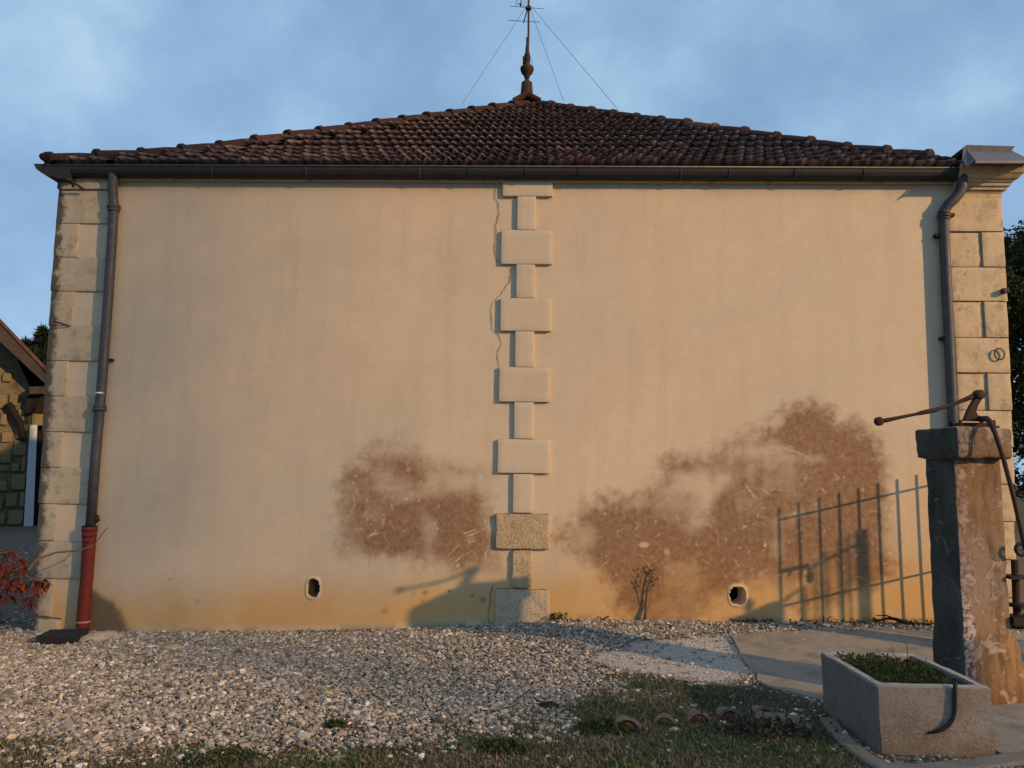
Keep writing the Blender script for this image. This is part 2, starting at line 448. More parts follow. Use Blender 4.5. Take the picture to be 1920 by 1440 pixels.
    def build(s, name, mat, parent=None, smooth=False, origin=None):
        me = bpy.data.meshes.new(name)
        vs = s.v if origin is None else [(x - origin[0], y - origin[1], z - origin[2]) for x, y, z in s.v]
        me.from_pydata(vs, [], s.f)
        return link(name, me, mat, parent, smooth, origin)

def link(name, me, mat, parent=None, smooth=False, loc=None):
    for m in (mat if isinstance(mat, (list, tuple)) else [mat]):
        me.materials.append(m)
    if smooth and len(me.polygons): me.polygons.foreach_set('use_smooth', [True] * len(me.polygons))
    me.update()
    o = bpy.data.objects.new(name, me); COL.objects.link(o)
    if parent is not None: o.parent = parent; o.matrix_parent_inverse = Matrix.Identity(4)
    if loc is not None: o.location = loc
    if parent is not None:
        top = parent
        off = Vector((0, 0, 0))
        while top is not None: off += top.location; top = top.parent
        o.location = o.location - off
    return o

def np_mesh(name, verts, faces, mat, parent=None, smooth=False, attrs=None):
    """verts (n,3), faces (m,k) arrays -> mesh object in world space"""
    me = bpy.data.meshes.new(name)
    n, (m, k) = len(verts), faces.shape
    me.vertices.add(n); me.vertices.foreach_set('co', np.ascontiguousarray(verts, np.float32).ravel())
    me.loops.add(m * k); me.loops.foreach_set('vertex_index', np.ascontiguousarray(faces, np.int32).ravel())
    me.polygons.add(m); me.polygons.foreach_set('loop_start', np.arange(0, m * k, k, dtype=np.int32))
    me.polygons.foreach_set('use_smooth', np.full(m, smooth))
    me.update(calc_edges=True)
    for a, v in (attrs or {}).items():
        at_ = me.attributes.new(a, 'FLOAT', 'POINT'); at_.data.foreach_set('value', np.ascontiguousarray(v, np.float32).ravel())
    return link(name, me, mat, parent, False)

def empty(name, loc=(0, 0, 0)):
    o = bpy.data.objects.new(name, None); COL.objects.link(o); o.location = loc; o.empty_display_size = .2; return o

def tag(o, label=None, cat=None, group=None, kind=None):
    if label: o['label'] = label
    if cat: o['category'] = cat
    if group: o['group'] = group
    if kind: o['kind'] = kind
    return o

# numpy value noise ---------------------------------------------------------
_tab = rng.random((256, 256))
def vnoise(x, y):
    xi, yi = np.floor(x).astype(int), np.floor(y).astype(int)
    fx, fy = x - xi, y - yi
    fx, fy = fx * fx * (3 - 2 * fx), fy * fy * (3 - 2 * fy)
    g = lambda i, j: _tab[i & 255, j & 255]
    return (g(xi, yi) * (1 - fx) + g(xi + 1, yi) * fx) * (1 - fy) + (g(xi, yi + 1) * (1 - fx) + g(xi + 1, yi + 1) * fx) * fy
def fbm(x, y, sc=1.0, octv=5, gain=.55):
    t, a, n = 0, 1, 0
    for o in range(octv):
        t = t + a * vnoise(x * sc * 2 ** o + 17.3 * o, y * sc * 2 ** o + 9.1 * o); n += a; a *= gain
    return t / n
def sstep(a, b, x):
    t = np.clip((x - a) / (b - a), 0, 1); return t * t * (3 - 2 * t)
def poly_sd(px, pz, poly):
    """signed distance to a polygon, negative inside"""
    d = np.full(px.shape, 1e9); inside = np.zeros(px.shape, bool); n = len(poly)
    for i in range(n):
        ax, az = poly[i]; bx, bz = poly[(i + 1) % n]
        ex, ez = bx - ax, bz - az
        t = np.clip(((px - ax) * ex + (pz - az) * ez) / (ex * ex + ez * ez + 1e-12), 0, 1)
        d = np.minimum(d, np.hypot(px - ax - t * ex, pz - az - t * ez))
        c = ((az > pz) != (bz > pz))
        inside ^= c & (px < (bx - ax) * (pz - az) / (bz - az + 1e-12) + ax)
    return np.where(inside, -d, d)

# ------------------------------------------------------------------ ground
BASE_X = np.array([-40, -4.6, -3.56, -1.87, -.34, .27, 1.78, 3.5, 4.6, 40.])
BASE_Z = np.array([-.085, -.085, -.076, -.036, .047, .104, .108, .125, .11, .10])
def ground_z(x, y):
    b = np.interp(x, BASE_X, BASE_Z)
    near = np.where(np.asarray(y) > -.02, 1.0, np.clip(1 + (np.asarray(y) + .02) / 1.9, 0, 1))
    near = near * near * (3 - 2 * near)
    far = np.clip(1 - (np.asarray(y) - 1) / 8, 0, 1)
    z = b * near * np.where(np.asarray(y) > 1, far, 1)
    return z + .012 * (fbm(np.asarray(x) + 50, np.asarray(y) + 50, 1.3, 3) - .5)

GRASS_B = np.array([(-400, 1402), (0, 1402), (150, 1412), (350, 1404), (500, 1398), (620, 1368), (800, 1372), (940, 1352), (1080, 1338),
                    (1130, 1292), (1250, 1272), (1400, 1268), (1480, 1296), (1560, 1335), (1640, 1415), (1720, 1432), (2400, 1440)], float)
def turf_mask(x, y, z=None):
    """how much of the ground is grown over, 0..1"""
    z = ground_z(x, y) if z is None else z
    px, py = proj(x, np.minimum(y, -.05), z)
    d = (py - np.interp(px, GRASS_B[:, 0], GRASS_B[:, 1])) / 60.0
    d = d + 3.2 * (fbm(x + 9, y + 5, 2.6, 5, .66) - .5)
    out = sstep(-.7, .9, d)
    return np.where(y > -.05, 0, out)
CEMENT = [gnd(px, py, .03)[:2] for px, py in ((1110, 1236), (1180, 1218), (1290, 1208), (1372, 1206), (1420, 1262), (1350, 1274), (1230, 1262), (1150, 1250))]
APRON = [gnd(px, py, .07)[:2] for px, py in ((1366, 1199), (1560, 1193), (1760, 1196), (1960, 1200), (2100, 1330), (1900, 1400), (1700, 1330), (1556, 1300), (1480, 1282), (1422, 1262))]
APRON = [(float(a[0]), float(a[1])) for a in APRON]
def cement_mask(x, y):
    return sstep(.09, -.06, poly_sd(x, y, CEMENT) + .22 * (fbm(x + 3, y + 8, 4.5, 4) - .5))

def axis_lines(lo, hi, fine_lo, fine_hi, step, grow=1.35):
    mid = list(np.arange(fine_lo, fine_hi + 1e-6, step))
    a, s, left = fine_lo, step, []
    while a > lo: s *= grow; a -= s; left.append(max(a, lo))
    a, s, right = mid[-1], step, []
    while a < hi: s *= grow; a += s; right.append(min(a, hi))
    return np.array(left[::-1] + mid + right)
gx = axis_lines(-500, 500, -5.6, 5.0, .05); gy = axis_lines(-300, 900, -4.2, .2, .05)
GX, GY = np.meshgrid(gx, gy)
X_, Y_ = GX.ravel(), GY.ravel()
Z_ = ground_z(X_, Y_)
turf = turf_mask(X_, Y_, Z_)
far = sstep(14, 26, np.hypot(X_, Y_ + 2)); turf = np.maximum(turf, far)
Z_ = Z_ + .03 * turf * (fbm(X_, Y_, 3.0, 3) - .4) * (np.hypot(X_, Y_) < 12)
nx, ny = len(gx), len(gy)
ii = (np.arange(ny - 1)[:, None] * nx + np.arange(nx - 1)[None, :]).ravel()
tag(np_mesh('ground', np.stack([X_, Y_, Z_], 1), np.stack([ii, ii + 1, ii + 1 + nx, ii + nx], 1), M['ground'], smooth=True,
            attrs=dict(turf=turf, cement=cement_mask(X_, Y_) * (np.hypot(X_, Y_) < 12))), kind='structure')

mb = MB()
ap = [(x, y) for x, y in APRON]
def apron_sheet():
    """the concrete apron: a thin slab that follows the ground"""
    x0, x1 = min(p[0] for p in ap), max(p[0] for p in ap); y0, y1 = min(p[1] for p in ap), max(p[1] for p in ap)
    bm = bmesh.new()
    vs = [bm.verts.new((x, y, 0)) for x, y in ap]
    f = bm.faces.new(vs)
    bmesh.ops.triangulate(bm, faces=[f])
    for k in range(4): bmesh.ops.subdivide_edges(bm, edges=[e for e in bm.edges if e.calc_length() > .16], cuts=1, use_grid_fill=False)
    bmesh.ops.triangulate(bm, faces=bm.faces[:])
    for v in bm.verts:
        edge = any(len(e.link_faces) == 1 for e in v.link_edges)
        j = .055 if edge else 0
        v.co.x += j * (mnoise.noise(v.co * 6) + .6 * mnoise.noise(v.co * 19)); v.co.y += j * (mnoise.noise(v.co * 6 + Vector((4, 4, 4))) + .6 * mnoise.noise(v.co * 19))
        v.co.z = float(ground_z(v.co.x, v.co.y)) + .022
    for f in bm.faces:
        if f.normal.z < 0: f.normal_flip()
    r = bmesh.ops.extrude_face_region(bm, geom=bm.faces[:])
    low = [g for g in r['geom'] if isinstance(g, bmesh.types.BMVert)]
    for v in low: v.co.z -= .06
    bmesh.ops.recalc_face_normals(bm, faces=bm.faces[:])
    me = bpy.data.meshes.new('concrete_apron'); bm.to_mesh(me); bm.free()
    return link('concrete_apron', me, M['concrete'])
tag(apron_sheet(), kind='structure')

# pale kerb that runs round the front of the trough
kb = [gnd(px, py, .02) for px, py in ((1552, 1345), (1568, 1368), (1592, 1392), (1622, 1416), (1660, 1436), (1730, 1440), (1840, 1428), (1960, 1412))]
mb = MB(); L_ = len(kb); vs, fs = [], []
for i, p in enumerate(kb):
    a = Vector(kb[min(i + 1, L_ - 1)][:2]) - Vector(kb[max(i - 1, 0)][:2]); a.normalize(); nrm = Vector((-a.y, a.x))
    w = .045 if i < 4 else .06
    z = float(ground_z(p[0], p[1]))
    for sgn, zz in ((1, z - .05), (1, z + .012), (.8, z + .022), (-.8, z + .022), (-1, z + .012), (-1, z - .05)):
        vs.append((p[0] + nrm.x * w * sgn, p[1] + nrm.y * w * sgn, zz))
for i in range(L_ - 1):
    for k in range(5): fs.append((i * 6 + k, i * 6 + k + 1, (i + 1) * 6 + k + 1, (i + 1) * 6 + k))
fs += [(0, 1, 2, 3, 4, 5), tuple(range((L_ - 1) * 6 + 5, (L_ - 1) * 6 - 1, -1))]
tag(mb.add(vs, fs).build('kerb', M['kerb']), kind='structure')

# ------------------------------------------------------------------ house
house = empty('house', (-.08, 0, 0))
tag(house, 'cream rendered house end wall with stone quoins under a hipped brown tile roof', 'house')

# wall sheet: finer grid where the brown marks of the removed creeper are
def wl(px, py): p = at(px, py); return (p[0], p[2])
ST_R = [wl(*p) for p in ((1040, 1010), (1058, 975), (1098, 942), (1130, 926), (1180, 925), (1213, 902), (1228, 868), (1270, 853), (1310, 845), (1350, 826),
        (1400, 815), (1430, 800), (1446, 775), (1480, 755), (1520, 741), (1556, 752), (1578, 786), (1612, 795), (1648, 828), (1668, 868), (1676, 920), (1680, 1000),
        (1672, 1080), (1600, 1125), (1500, 1140), (1420, 1100), (1350, 1120), (1290, 1178), (1215, 1185), (1150, 1150), (1112, 1075), (1055, 1035))]
ST_L = [wl(*p) for p in ((637, 1040), (634, 930), (650, 885), (690, 852), (740, 830), (780, 838), (800, 862), (850, 868), (908, 880), (924, 930), (926, 1062),
        (870, 1088), (800, 1065), (740, 1070), (690, 1055))]
HOLES = [(wl(587, 1103), .052, .078), (wl(1383, 1117), .066, .076)]
WX0, WX1 = -4.46, 4.285
wx = np.unique(np.round(np.concatenate([np.arange(WX0, -2.3, .02), np.arange(-2.3, 3.55, .0105), np.arange(3.55, WX1, .05), [WX1]]), 4))
wz = np.unique(np.round(np.concatenate([np.arange(-.25, 2.15, .0105), np.arange(2.15, 4.22, .045), [4.22]]), 4))
GX, GZ = np.meshgrid(wx, wz)
X_, Z_ = GX.ravel(), GZ.ravel()
Y_ = .006 * (fbm(X_ + 20, Z_ + 20, .9, 3) - .5)
def blobs(lst):
    r = np.zeros(X_.shape)
    for px, py, sx, sz, a in lst:
        cx, cz = wl(px, py); r = r + a * np.exp(-((X_ - cx) / sx) ** 2 - ((Z_ - cz) / sz) ** 2)
    return r
warp = .26 * (fbm(X_ + 3, Z_ + 7, 3.2, 5, .6) - .5)
sdR = poly_sd(X_, Z_, ST_R) + warp; sdL = poly_sd(X_, Z_, ST_L) + warp
tex = fbm(X_ + 40, Z_ + 11, 5.5, 6, .66)
tex2 = fbm((X_ + Z_ * .4) * 2.2 + 30, Z_ * 1.1 + 11, 7, 4, .6)
clear_R = blobs([(1290, 900, .30, .13, .75), (1420, 848, .26, .09, .55), (1320, 950, .12, .22, .6), (1090, 1010, .16, .14, .55), (1200, 945, .2, .07, .45),
                 (1530, 860, .3, .05, .4), (1450, 840, .2, .04, .3)])
clear_L = blobs([(805, 985, .10, .15, .85), (790, 920, .22, .12, .5), (870, 905, .2, .10, .5), (730, 905, .13, .10, .35), (720, 1060, .2, .08, .4)])
dark_R = blobs([(1540, 800, .30, .20, .35), (1620, 860, .2, .25, .3), (1600, 960, .35, .3, .3), (1400, 960, .25, .3, .2), (1180, 1010, .25, .2, .3), (1280, 1030, .3, .12, .25), (1490, 1000, .3, .3, .2)])
dark_L = blobs([(680, 990, .2, .25, .35), (740, 1010, .25, .12, .3), (880, 1030, .2, .15, .4), (675, 890, .12, .06, .3)])
hi_ = fbm(X_ * 1.0 + 70, Z_ + 31, 17, 4, .7)
low_ = fbm(X_ + 12, Z_ + 51, 2.1, 4, .55); strk = fbm(X_ * 9 + 3, Z_ * 1.3 + 8, 1.0, 4, .6)
wisp = fbm(X_ * 3.2 + Z_ * 1.5 + 9, Z_ * 7.5 - X_ * 2.5, 1.0, 5, .62)
den = 1.5 * (low_ - .5) + .55 * (strk - .5) + .75 * (wisp - .5) + .5 * (tex - .5)
stR = sstep(.09, -.17, sdR + .20 * (hi_ - .5) + .14 * (wisp - .5)) * np.clip(.97 + den + .8 * dark_R - .95 * clear_R, .04, 1)
stL = sstep(.10, -.19, sdL + .20 * (hi_ - .5) + .14 * (wisp - .5)) * np.clip(.90 + den + .9 * dark_L - 1.0 * clear_L, .04, .95)
stain = np.clip(np.maximum(stR, stL), 0, .95)
# rising damp along the base, stronger to the right
hgt = Z_ - np.interp(X_, BASE_X, BASE_Z)
dl = .26 + .20 * sstep(-.5, 2.5, X_) + .30 * (fbm(X_, Z_ * .3 + 4, 1.3, 4) - .5)
damp = np.clip(sstep(dl + .38, dl - .16, hgt) * (.92 + .6 * (fbm(X_ + 8, Z_, 6, 4) - .5)), 0, .97) * (1 - .75 * sstep(.10, .0, hgt) * sstep(.5, -.5, X_))
damp = np.maximum(damp, .45 * sstep(3.0, 3.8, X_) * sstep(2.0, .6, Z_))
damp = np.maximum(damp, .25 * sstep(.12, .0, np.abs(X_ - .45) - .2) * sstep(1.2, .5, Z_))
# soot and mossy grime
cx, cz = wl(195, 1160)
GR = [wl(*p) for p in ((150, 1105), (190, 1112), (215, 1128), (232, 1150), (246, 1188), (246, 1230), (150, 1230))]
grime = .93 * sstep(.035, -.055, poly_sd(X_, Z_, GR) + .12 * (fbm(X_, Z_, 7, 4) - .5))
grime = np.maximum(grime, .45 * sstep(.09, .0, hgt) * sstep(.35, .6, fbm(X_ + 5, Z_ + 9, 8, 4)))
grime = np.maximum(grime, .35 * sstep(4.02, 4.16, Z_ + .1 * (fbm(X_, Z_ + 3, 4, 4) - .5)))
for px, py, r, a in ((905, 1124, .035, .45), (797, 1111, .024, .55), (842, 1108, .014, .8), (793, 1127, .018, .35), (886, 1117, .014, .7), (775, 1113, .022, .3), (318, 1087, .010, .9),
                     (721, 1145, .03, .35), (790, 1094, .012, .6), (370, 1127, .03, .2), (1240, 1075, .03, .3)):
    c = wl(px, py); grime = np.maximum(grime, a * sstep(r * 1.25, r * .7, np.hypot((X_ - c[0]), (Z_ - c[1]) * 1.3) + .01 * (tex - .5)))
# pale scratches and flecks left by stems
scr = np.zeros(X_.shape)
grid = np.full((len(wz), len(wx)), 0.0)
r2 = np.random.default_rng(5)
def stroke(px, py, ln, ang, curve, a, wid=1):
    x, z = wl(px, py); n = max(3, int(ln / .006))
    for t in range(n):
        x += .006 * math.cos(ang); z += .006 * math.sin(ang); ang += curve
        i = np.searchsorted(wx, x); j = np.searchsorted(wz, z)
        if 0 <= i < len(wx) and 0 <= j < len(wz) and -2.3 < x < 3.5 and z < 2.15:
            k = a * math.sin(math.pi * (t + .5) / n) ** .6 * (.6 + .4 * r2.random())
            grid[j, i] = max(grid[j, i], k)
            if wid > 1 and j + 1 < len(wz): grid[j + 1, i] = max(grid[j + 1, i], k * .8)
for (px, py, ln, ang, cv, a) in ((845, 1060, .14, .6, .01, .7), (838, 1045, .17, .85, -.004, .6), (868, 1002, .12, .35, 0, .9), (872, 1008, .14, .4, 0, .8), (866, 1016, .14, .3, .004, .6),
                                 (875, 1020, .1, .35, 0, .6), (872, 1040, .06, .5, 0, .6), (686, 1010, .12, .5, .02, .8), (690, 1004, .1, .15, 0, .7), (718, 985, .07, 1.5, 0, .7), (688, 980, .06, 1.55, 0, .6),
                                 (908, 1050, .09, 1.4, 0, .8), (1395, 905, .2, -1.1, .01, .8), (1425, 915, .13, -.7, 0, .7), (1535, 915, .09, -.6, 0, .8), (1400, 850, .3, .2, -.01, .6), (1450, 838, .34, -.1, -.008, .7)):
    stroke(px, py, ln, ang, cv, a)
for k in range(240):
    if k < 170: px, py = r2.uniform(1050, 1680), r2.uniform(760, 1110)
    else: px, py = r2.uniform(640, 925), r2.uniform(850, 1080)
    stroke(px, py, r2.uniform(.02, .11), r2.uniform(-.6, .9) + (math.pi / 2 if r2.random() < .35 else 0), r2.uniform(-.012, .012), r2.uniform(.12, .5))
for k in range(90):
    px, py = (r2.uniform(1080, 1680), r2.uniform(800, 1120)) if k < 60 else (r2.uniform(650, 925), r2.uniform(880, 1080))
    stroke(px, py, r2.uniform(.012, .03), r2.uniform(0, 3), .1, r2.uniform(.4, .95), 2)
scr = np.clip(1.25 * grid.ravel() * np.clip(stain * 1.8, 0, 1), 0, 1)
for px, py, sx, sz, a in ((1208, 1022, .045, .028, .75), (1250, 1035, .03, .03, .5), (1435, 1022, .012, .02, .9), (1670, 1037, .02, .015, .6), (858, 1060, .014, .02, .8), (668, 893, .014, .008, 1.)):
    c = wl(px, py); scr = np.maximum(scr, a * sstep(1.2, .7, np.hypot((X_ - c[0]) / sx, (Z_ - c[1]) / sz) + .8 * (tex - .5)))
# ventilation holes are pressed into the sheet
hole = np.zeros(X_.shape)
for (c, rx, rz) in HOLES:
    e = ((np.abs(X_ - c[0]) / rx) ** 2.6 + (np.abs(Z_ - c[1]) / rz) ** 2.6) ** (1 / 2.6)
    Y_ = np.where(e < 1.0, .30, Y_); hole = np.maximum(hole, sstep(1.05, .95, e))
    Y_ = Y_ - .012 * sstep(1.45, 1.1, e) * (e >= 1.0)
    ring = sstep(1.55, 1.25, e) * (e > .9); stain = stain * (1 - ring); damp = damp * (1 - .45 * ring); scr = np.maximum(scr, 0 * ring)
nx, nz = len(wx), len(wz)
ii = (np.arange(nz - 1)[:, None] * nx + np.arange(nx - 1)[None, :]).ravel()
wall = np_mesh('wall', np.stack([X_, Y_, Z_], 1), np.stack([ii, ii + 1, ii + 1 + nx, ii + nx], 1), M['wall'], house, True,
               dict(stain=stain, damp=damp, grime=np.maximum(grime, hole * 0), scratch=scr))
# iron bars across the first vent, black plate painting the darkness inside both
for h, (c, rx, rz) in enumerate(HOLES):
    v = MB().box(c[0] - rx * 1.1, c[0] + rx * 1.1, .24, .29, c[1] - rz * 1.1, c[1] + rz * 1.1).build('vent_back', M['black'], wall)
    if h == 0:
        g = MB()
        for k in range(4): g.tube([(c[0] - .036 + .024 * k, .03, c[1] - rz * 1.05), (c[0] - .036 + .024 * k, .03, c[1] + rz * 1.05)], .006, 6)
        for k in range(3): g.tube([(c[0] - rx * 1.05, .034, c[1] - .04 + .04 * k), (c[0] + rx * 1.05, .034, c[1] - .04 + .04 * k)], .004, 6)
        g.build('vent_grille', M['rust'], wall)
# hairline crack beside the pilaster
def strip(name, pts, w, mat, parent, y=-.006):
    P = [at(px, py) for px, py in pts]; vs, fs = [], []
    for i, p in enumerate(P):
        ww = w * random.uniform(.6, 1.3)
        vs += [(p[0] - ww, y, p[2]), (p[0] + ww, y, p[2]), (p[0] + ww * .5, y + .004, p[2])]
    for i in range(len(P) - 1): fs += [(i * 3, i * 3 + 1, i * 3 + 4, i * 3 + 3)]
    return MB().add(vs, fs).build(name, mat, parent)
CR = [(929, 340), (929, 360), (928, 372), (935, 382), (936, 398), (934, 410), (930, 420), (929, 440), (929, 460), (928, 475), (931, 487), (940, 495)]
CR2 = [(957, 502), (957, 515), (955, 528), (947, 540), (940, 552), (932, 560), (924, 568), (921, 578), (921, 600), (922, 616), (932, 626), (940, 638), (940, 645), (934, 660), (933, 675), (935, 688)]
def jag(pts):
    out = []
    for a, b in zip(pts[:-1], pts[1:]):
        for t in (0, .33, .66): out.append((a[0] + (b[0] - a[0]) * t + random.uniform(-1.2, 1.2), a[1] + (b[1] - a[1]) * t))
    return out + [pts[-1]]
strip('crack', jag(CR), .0035, M['crack'], wall); strip('crack', jag(CR2), .003, M['crack'], wall)
strip('crack', jag([(923, 1098), (919, 1112), (920, 1128), (915, 1150), (917, 1168)]), .004, M['crack'], wall)

# side and back walls
MB().box(-4.45, -4.20, .05, 13.6, -.3, 4.22).build('side_wall', M['wall'], house)
MB().box(4.05, 4.27, .05, 13.6, -.3, 4.22).build('side_wall', M['wall'], house)
MB().box(-4.19, 4.04, 13.3, 13.6, -.3, 4.22).build('back_wall', M['wall'], house)

# centre pilaster: alternating wide and narrow stones
ZC = [4.20, 4.012, 3.682, 3.350, 3.026, 2.712, 2.375, 2.052, 1.713, 1.398, 1.042, .720, .377, .0]
WIDE_PX = {0: (943, 1036), 2: (940, 1035), 4: (938.5, 1033.5), 6: (936, 1031), 8: (933.5, 1031), 10: (930, 1029.5), 12: (928.5, 1029)}
NAR_PX = {1: (970, 1004.5), 3: (968, 1003), 5: (966, 1001), 7: (964, 1000), 9: (962, 999), 11: (960.5, 997.5)}
for k in range(13):
    zt, zb = ZC[k], ZC[k + 1]
    py = 720 + (1.36 - (zt + zb) / 2) * 0  # row middle
    pc = proj(-.075, 0, (zt + zb) / 2)[1]
    a, b = (WIDE_PX if k % 2 == 0 else NAR_PX)[k]
    xa, xb = at(a, pc)[0], at(b, pc)[0]
    low_end = k in (10, 11, 12)
    pr = .030 if k % 2 == 0 else .0285
    if k in (10,): pr = .034
    g = .0035 if k in (8, 9, 10, 11, 12) else .0012
    zb2 = zb - .12 if k == 12 else zb + g
    MB().stone(xa, xb, -pr - random.uniform(0, .004), .10, zb2, zt - (0 if k == 0 else g), .004 if not low_end else .010,
               .0018 if not low_end else .008, .05 if not low_end else .022, 14, k * 3.1).build('stone_block', M['stone_chipped'] if k == 12 else M['stone_worn'] if low_end else M['stone'], house, True)

# left corner quoins
ZL = [4.06, 3.726, 3.393, 3.060, 2.727, 2.393, 2.060, 1.726, 1.395, 1.064, .730, .393, .06]
EDGE_L = [(112, 345), (96, 560), (84, 760), (72, 980), (62, 1160)]
def edge_l(py): return at(np.interp(py, [e[1] for e in EDGE_L], [e[0] for e in EDGE_L]), py)[0]
SHORT_L = [(148, 450), (139, 580), (127, 710), (118, 840), (106, 980), (100, 1115)]
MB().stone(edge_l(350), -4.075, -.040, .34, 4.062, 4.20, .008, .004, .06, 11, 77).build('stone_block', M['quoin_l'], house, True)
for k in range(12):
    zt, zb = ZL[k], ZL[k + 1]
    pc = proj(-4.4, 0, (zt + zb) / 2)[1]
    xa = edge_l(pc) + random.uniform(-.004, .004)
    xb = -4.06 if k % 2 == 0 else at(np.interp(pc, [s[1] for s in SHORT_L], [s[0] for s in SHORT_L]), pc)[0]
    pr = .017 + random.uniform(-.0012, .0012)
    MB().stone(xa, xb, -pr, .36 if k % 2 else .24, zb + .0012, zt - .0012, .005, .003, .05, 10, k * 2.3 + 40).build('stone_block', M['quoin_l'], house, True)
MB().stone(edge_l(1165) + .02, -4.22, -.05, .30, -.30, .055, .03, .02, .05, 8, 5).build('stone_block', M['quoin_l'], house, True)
# small iron stub and bracket on the left corner
p = at(112, 607); q = at(134, 613)
MB().tube([(p[0] - .0, -.10, p[2] + .005), (q[0], -.03, q[2])], .008, 6).build('iron_pin', M['rust'], house)
b0 = at(140, 343, -.12); b1 = at(158, 356, -.06)
br = MB().tube([at(124, 336, -.16), b0, b1], .012, 6); br.tube([at(134, 338, -.15), at(138, 350, -.10)], .016, 6)
br.build('gutter_bracket', M['rust'], house)

# right corner quoins
ZR = [4.021, 3.690, 3.353, 3.029, 2.689, 2.363, 2.021, 1.69, 1.36, 1.03, .70, .37, .04, -.2]
EDGE_R = [(1876, 380), (1880, 470), (1886, 560), (1889, 660), (1894, 760), (1899, 900), (1901, 1050), (1906, 1200)]
def edge_r(py): return at(np.interp(py, [e[1] for e in EDGE_R], [e[0] for e in EDGE_R]), py)[0]
for k in range(13):
    zt, zb = ZR[k], ZR[k + 1]
    pc = proj(4.1, 0, (zt + zb) / 2)[1]
    xb = edge_r(pc) + random.uniform(-.004, .004)
    xa = 3.868 if k % 2 == 0 else xb - .195 - random.uniform(0, .012)
    pr = .028 + random.uniform(-.003, .003)
    MB().stone(xa, xb, -pr, .36 if k % 2 else .25, zb + .003, zt - .003, .005, .004, .045, 11, k * 1.9 + 90).build('stone_block', M['quoin_r'], house, True)
    if k % 2:  # the set-back stone beside each short one
        MB().stone(3.875, xa - .006, -.010, .08, zb + .004, zt - .004, .008, .004, .06, 10, k * 1.3 + 140).build('stone_block', M['quoin_r'], house, True)
rg = at(1880, 664, -.05)
MB().tube([(rg[0] - .03 + .045 * math.cos(a), -.052, rg[2] + .052 * math.sin(a)) for a in np.linspace(0, 2 * math.pi, 19)], .0065, 6).build('iron_ring', M['rust'], house)
p = at(1884, 545, -.06); MB().box(p[0] - .02, p[0] + .03, -.08, -.03, p[2] - .018, p[2] + .02).build('iron_pin', M['iron'], house)

# cornice that returns round the right corner
def corn_p(px, py):
    lo, hi = 0.0, .6
    for _ in range(40):
        m = (lo + hi) / 2; z = at(1876, py, -m)[2]
        if proj(4.372 + m, -m, z)[0] < px: lo = m
        else: hi = m
    return lo
prev_z = None
LAY = [(305, 312, 1930, 1931), (312, 323, 1929, 1922), (323, 334, 1920, 1910), (334, 340.5, 1905, 1901), (341, 348, 1897, 1895), (348.5, 355.5, 1890, 1888), (356, 361.5, 1882, 1880), (362, 373, 1878, 1878)]
corn = MB()
zs = []
for (ya, yb, pa, pb) in LAY:
    p1, p2 = corn_p(pa, ya), corn_p(pb, yb)
    z1, z2 = at(1860, ya, -p1)[2], at(1860, yb, -p2)[2]
    zs.append((z1, z2, p1, p2))
ztop = zs[0][0]
for i, (z1, z2, p1, p2) in enumerate(zs):
    z1 = ztop if i == 0 else zs[i - 1][1] - .0015
    z2 = min(z2, z1 - .012); zs[i] = (z1, z2, p1, p2)
    x0 = 3.935
    vs = []
    for (z, p) in ((z2, p2), (z1, p1)):
        vs += [(x0, -p, z), (4.372 + p, -p, z), (4.372 + p, 13, z), (x0, 13, z)]
    corn.add(vs, [(3, 2, 1, 0), (4, 5, 6, 7), (0, 1, 5, 4), (1, 2, 6, 5), (2, 3, 7, 6), (3, 0, 4, 7)])
corn.build('cornice', M['quoin_r'], house)

# ------------------------------------------------------------------ roof
EV_Y, XL0, XR0 = -.12, -4.62, 4.53
S_MAX = (XR0 - XL0) / 2
APX = (XL0 + XR0) / 2
S_K = np.array([0, .37, .97, 1.37, 2.27, 3.40, 4.575]); Z_K = np.array([4.285, 4.490, 4.825, 5.09, 5.69, 6.425, 7.20])
def roof_z(s): return float(np.interp(s, S_K, Z_K))
def roof_pt(s, x): return (x, EV_Y + s, roof_z(s))
base = MB(); vs, fs = [], []
for s in S_K:
    xr_s = XR0 - s if s >= .3 else 3.95
    vs += [(XL0 + s, EV_Y + s, roof_z(s) - .03), (xr_s, EV_Y + s, roof_z(s) - .03), (xr_s, 13.8, roof_z(s) - .03), (XL0 + s, 13.8, roof_z(s) - .03)]
for i in range(len(S_K) - 1):
    a, b = i * 4, (i + 1) * 4
    fs += [(a, a + 1, b + 1, b), (a + 1, a + 2, b + 2, b + 1), (a + 3, a, b, b + 3), (a + 2, a + 3, b + 3, b + 2)]
fs.append((0, 3, 2, 1))
roof = base.add(vs, fs).build('roof', M['tile'], house)

TW, EXPO = .196, .372
NA = 11
prof = []
for i in range(NA):
    u = i / (NA - 1)
    h = .040 * math.exp(-((u - .16) / .13) ** 2) + .026 * math.exp(-((u - .64) / .12) ** 2) + .004 * math.exp(-((u - 1.02) / .05) ** 2)
    prof.append((u * (TW + .006), h))
def tile_local(n_len=3):
    """one interlocking tile: x across, y up the slope, z off the slope"""
    vs, fs = [], []
    Ln = EXPO + .03
    rows = [(0.006, -.040, 0.0), (-.006, 0.020, 1.0), (.05, .020, 1.0), (Ln * .55, .000, .9), (Ln, -.036, .7)]
    for (y, z, k) in rows:
        for x, h in prof: vs.append((x - TW / 2, y, z + h * (k if k else .9)))
    for r_ in range(len(rows) - 1):
        for i in range(NA - 1): fs.append((r_ * NA + i, r_ * NA + i + 1, (r_ + 1) * NA + i + 1, (r_ + 1) * NA + i))
    return vs, fs
TV, TF = tile_local()
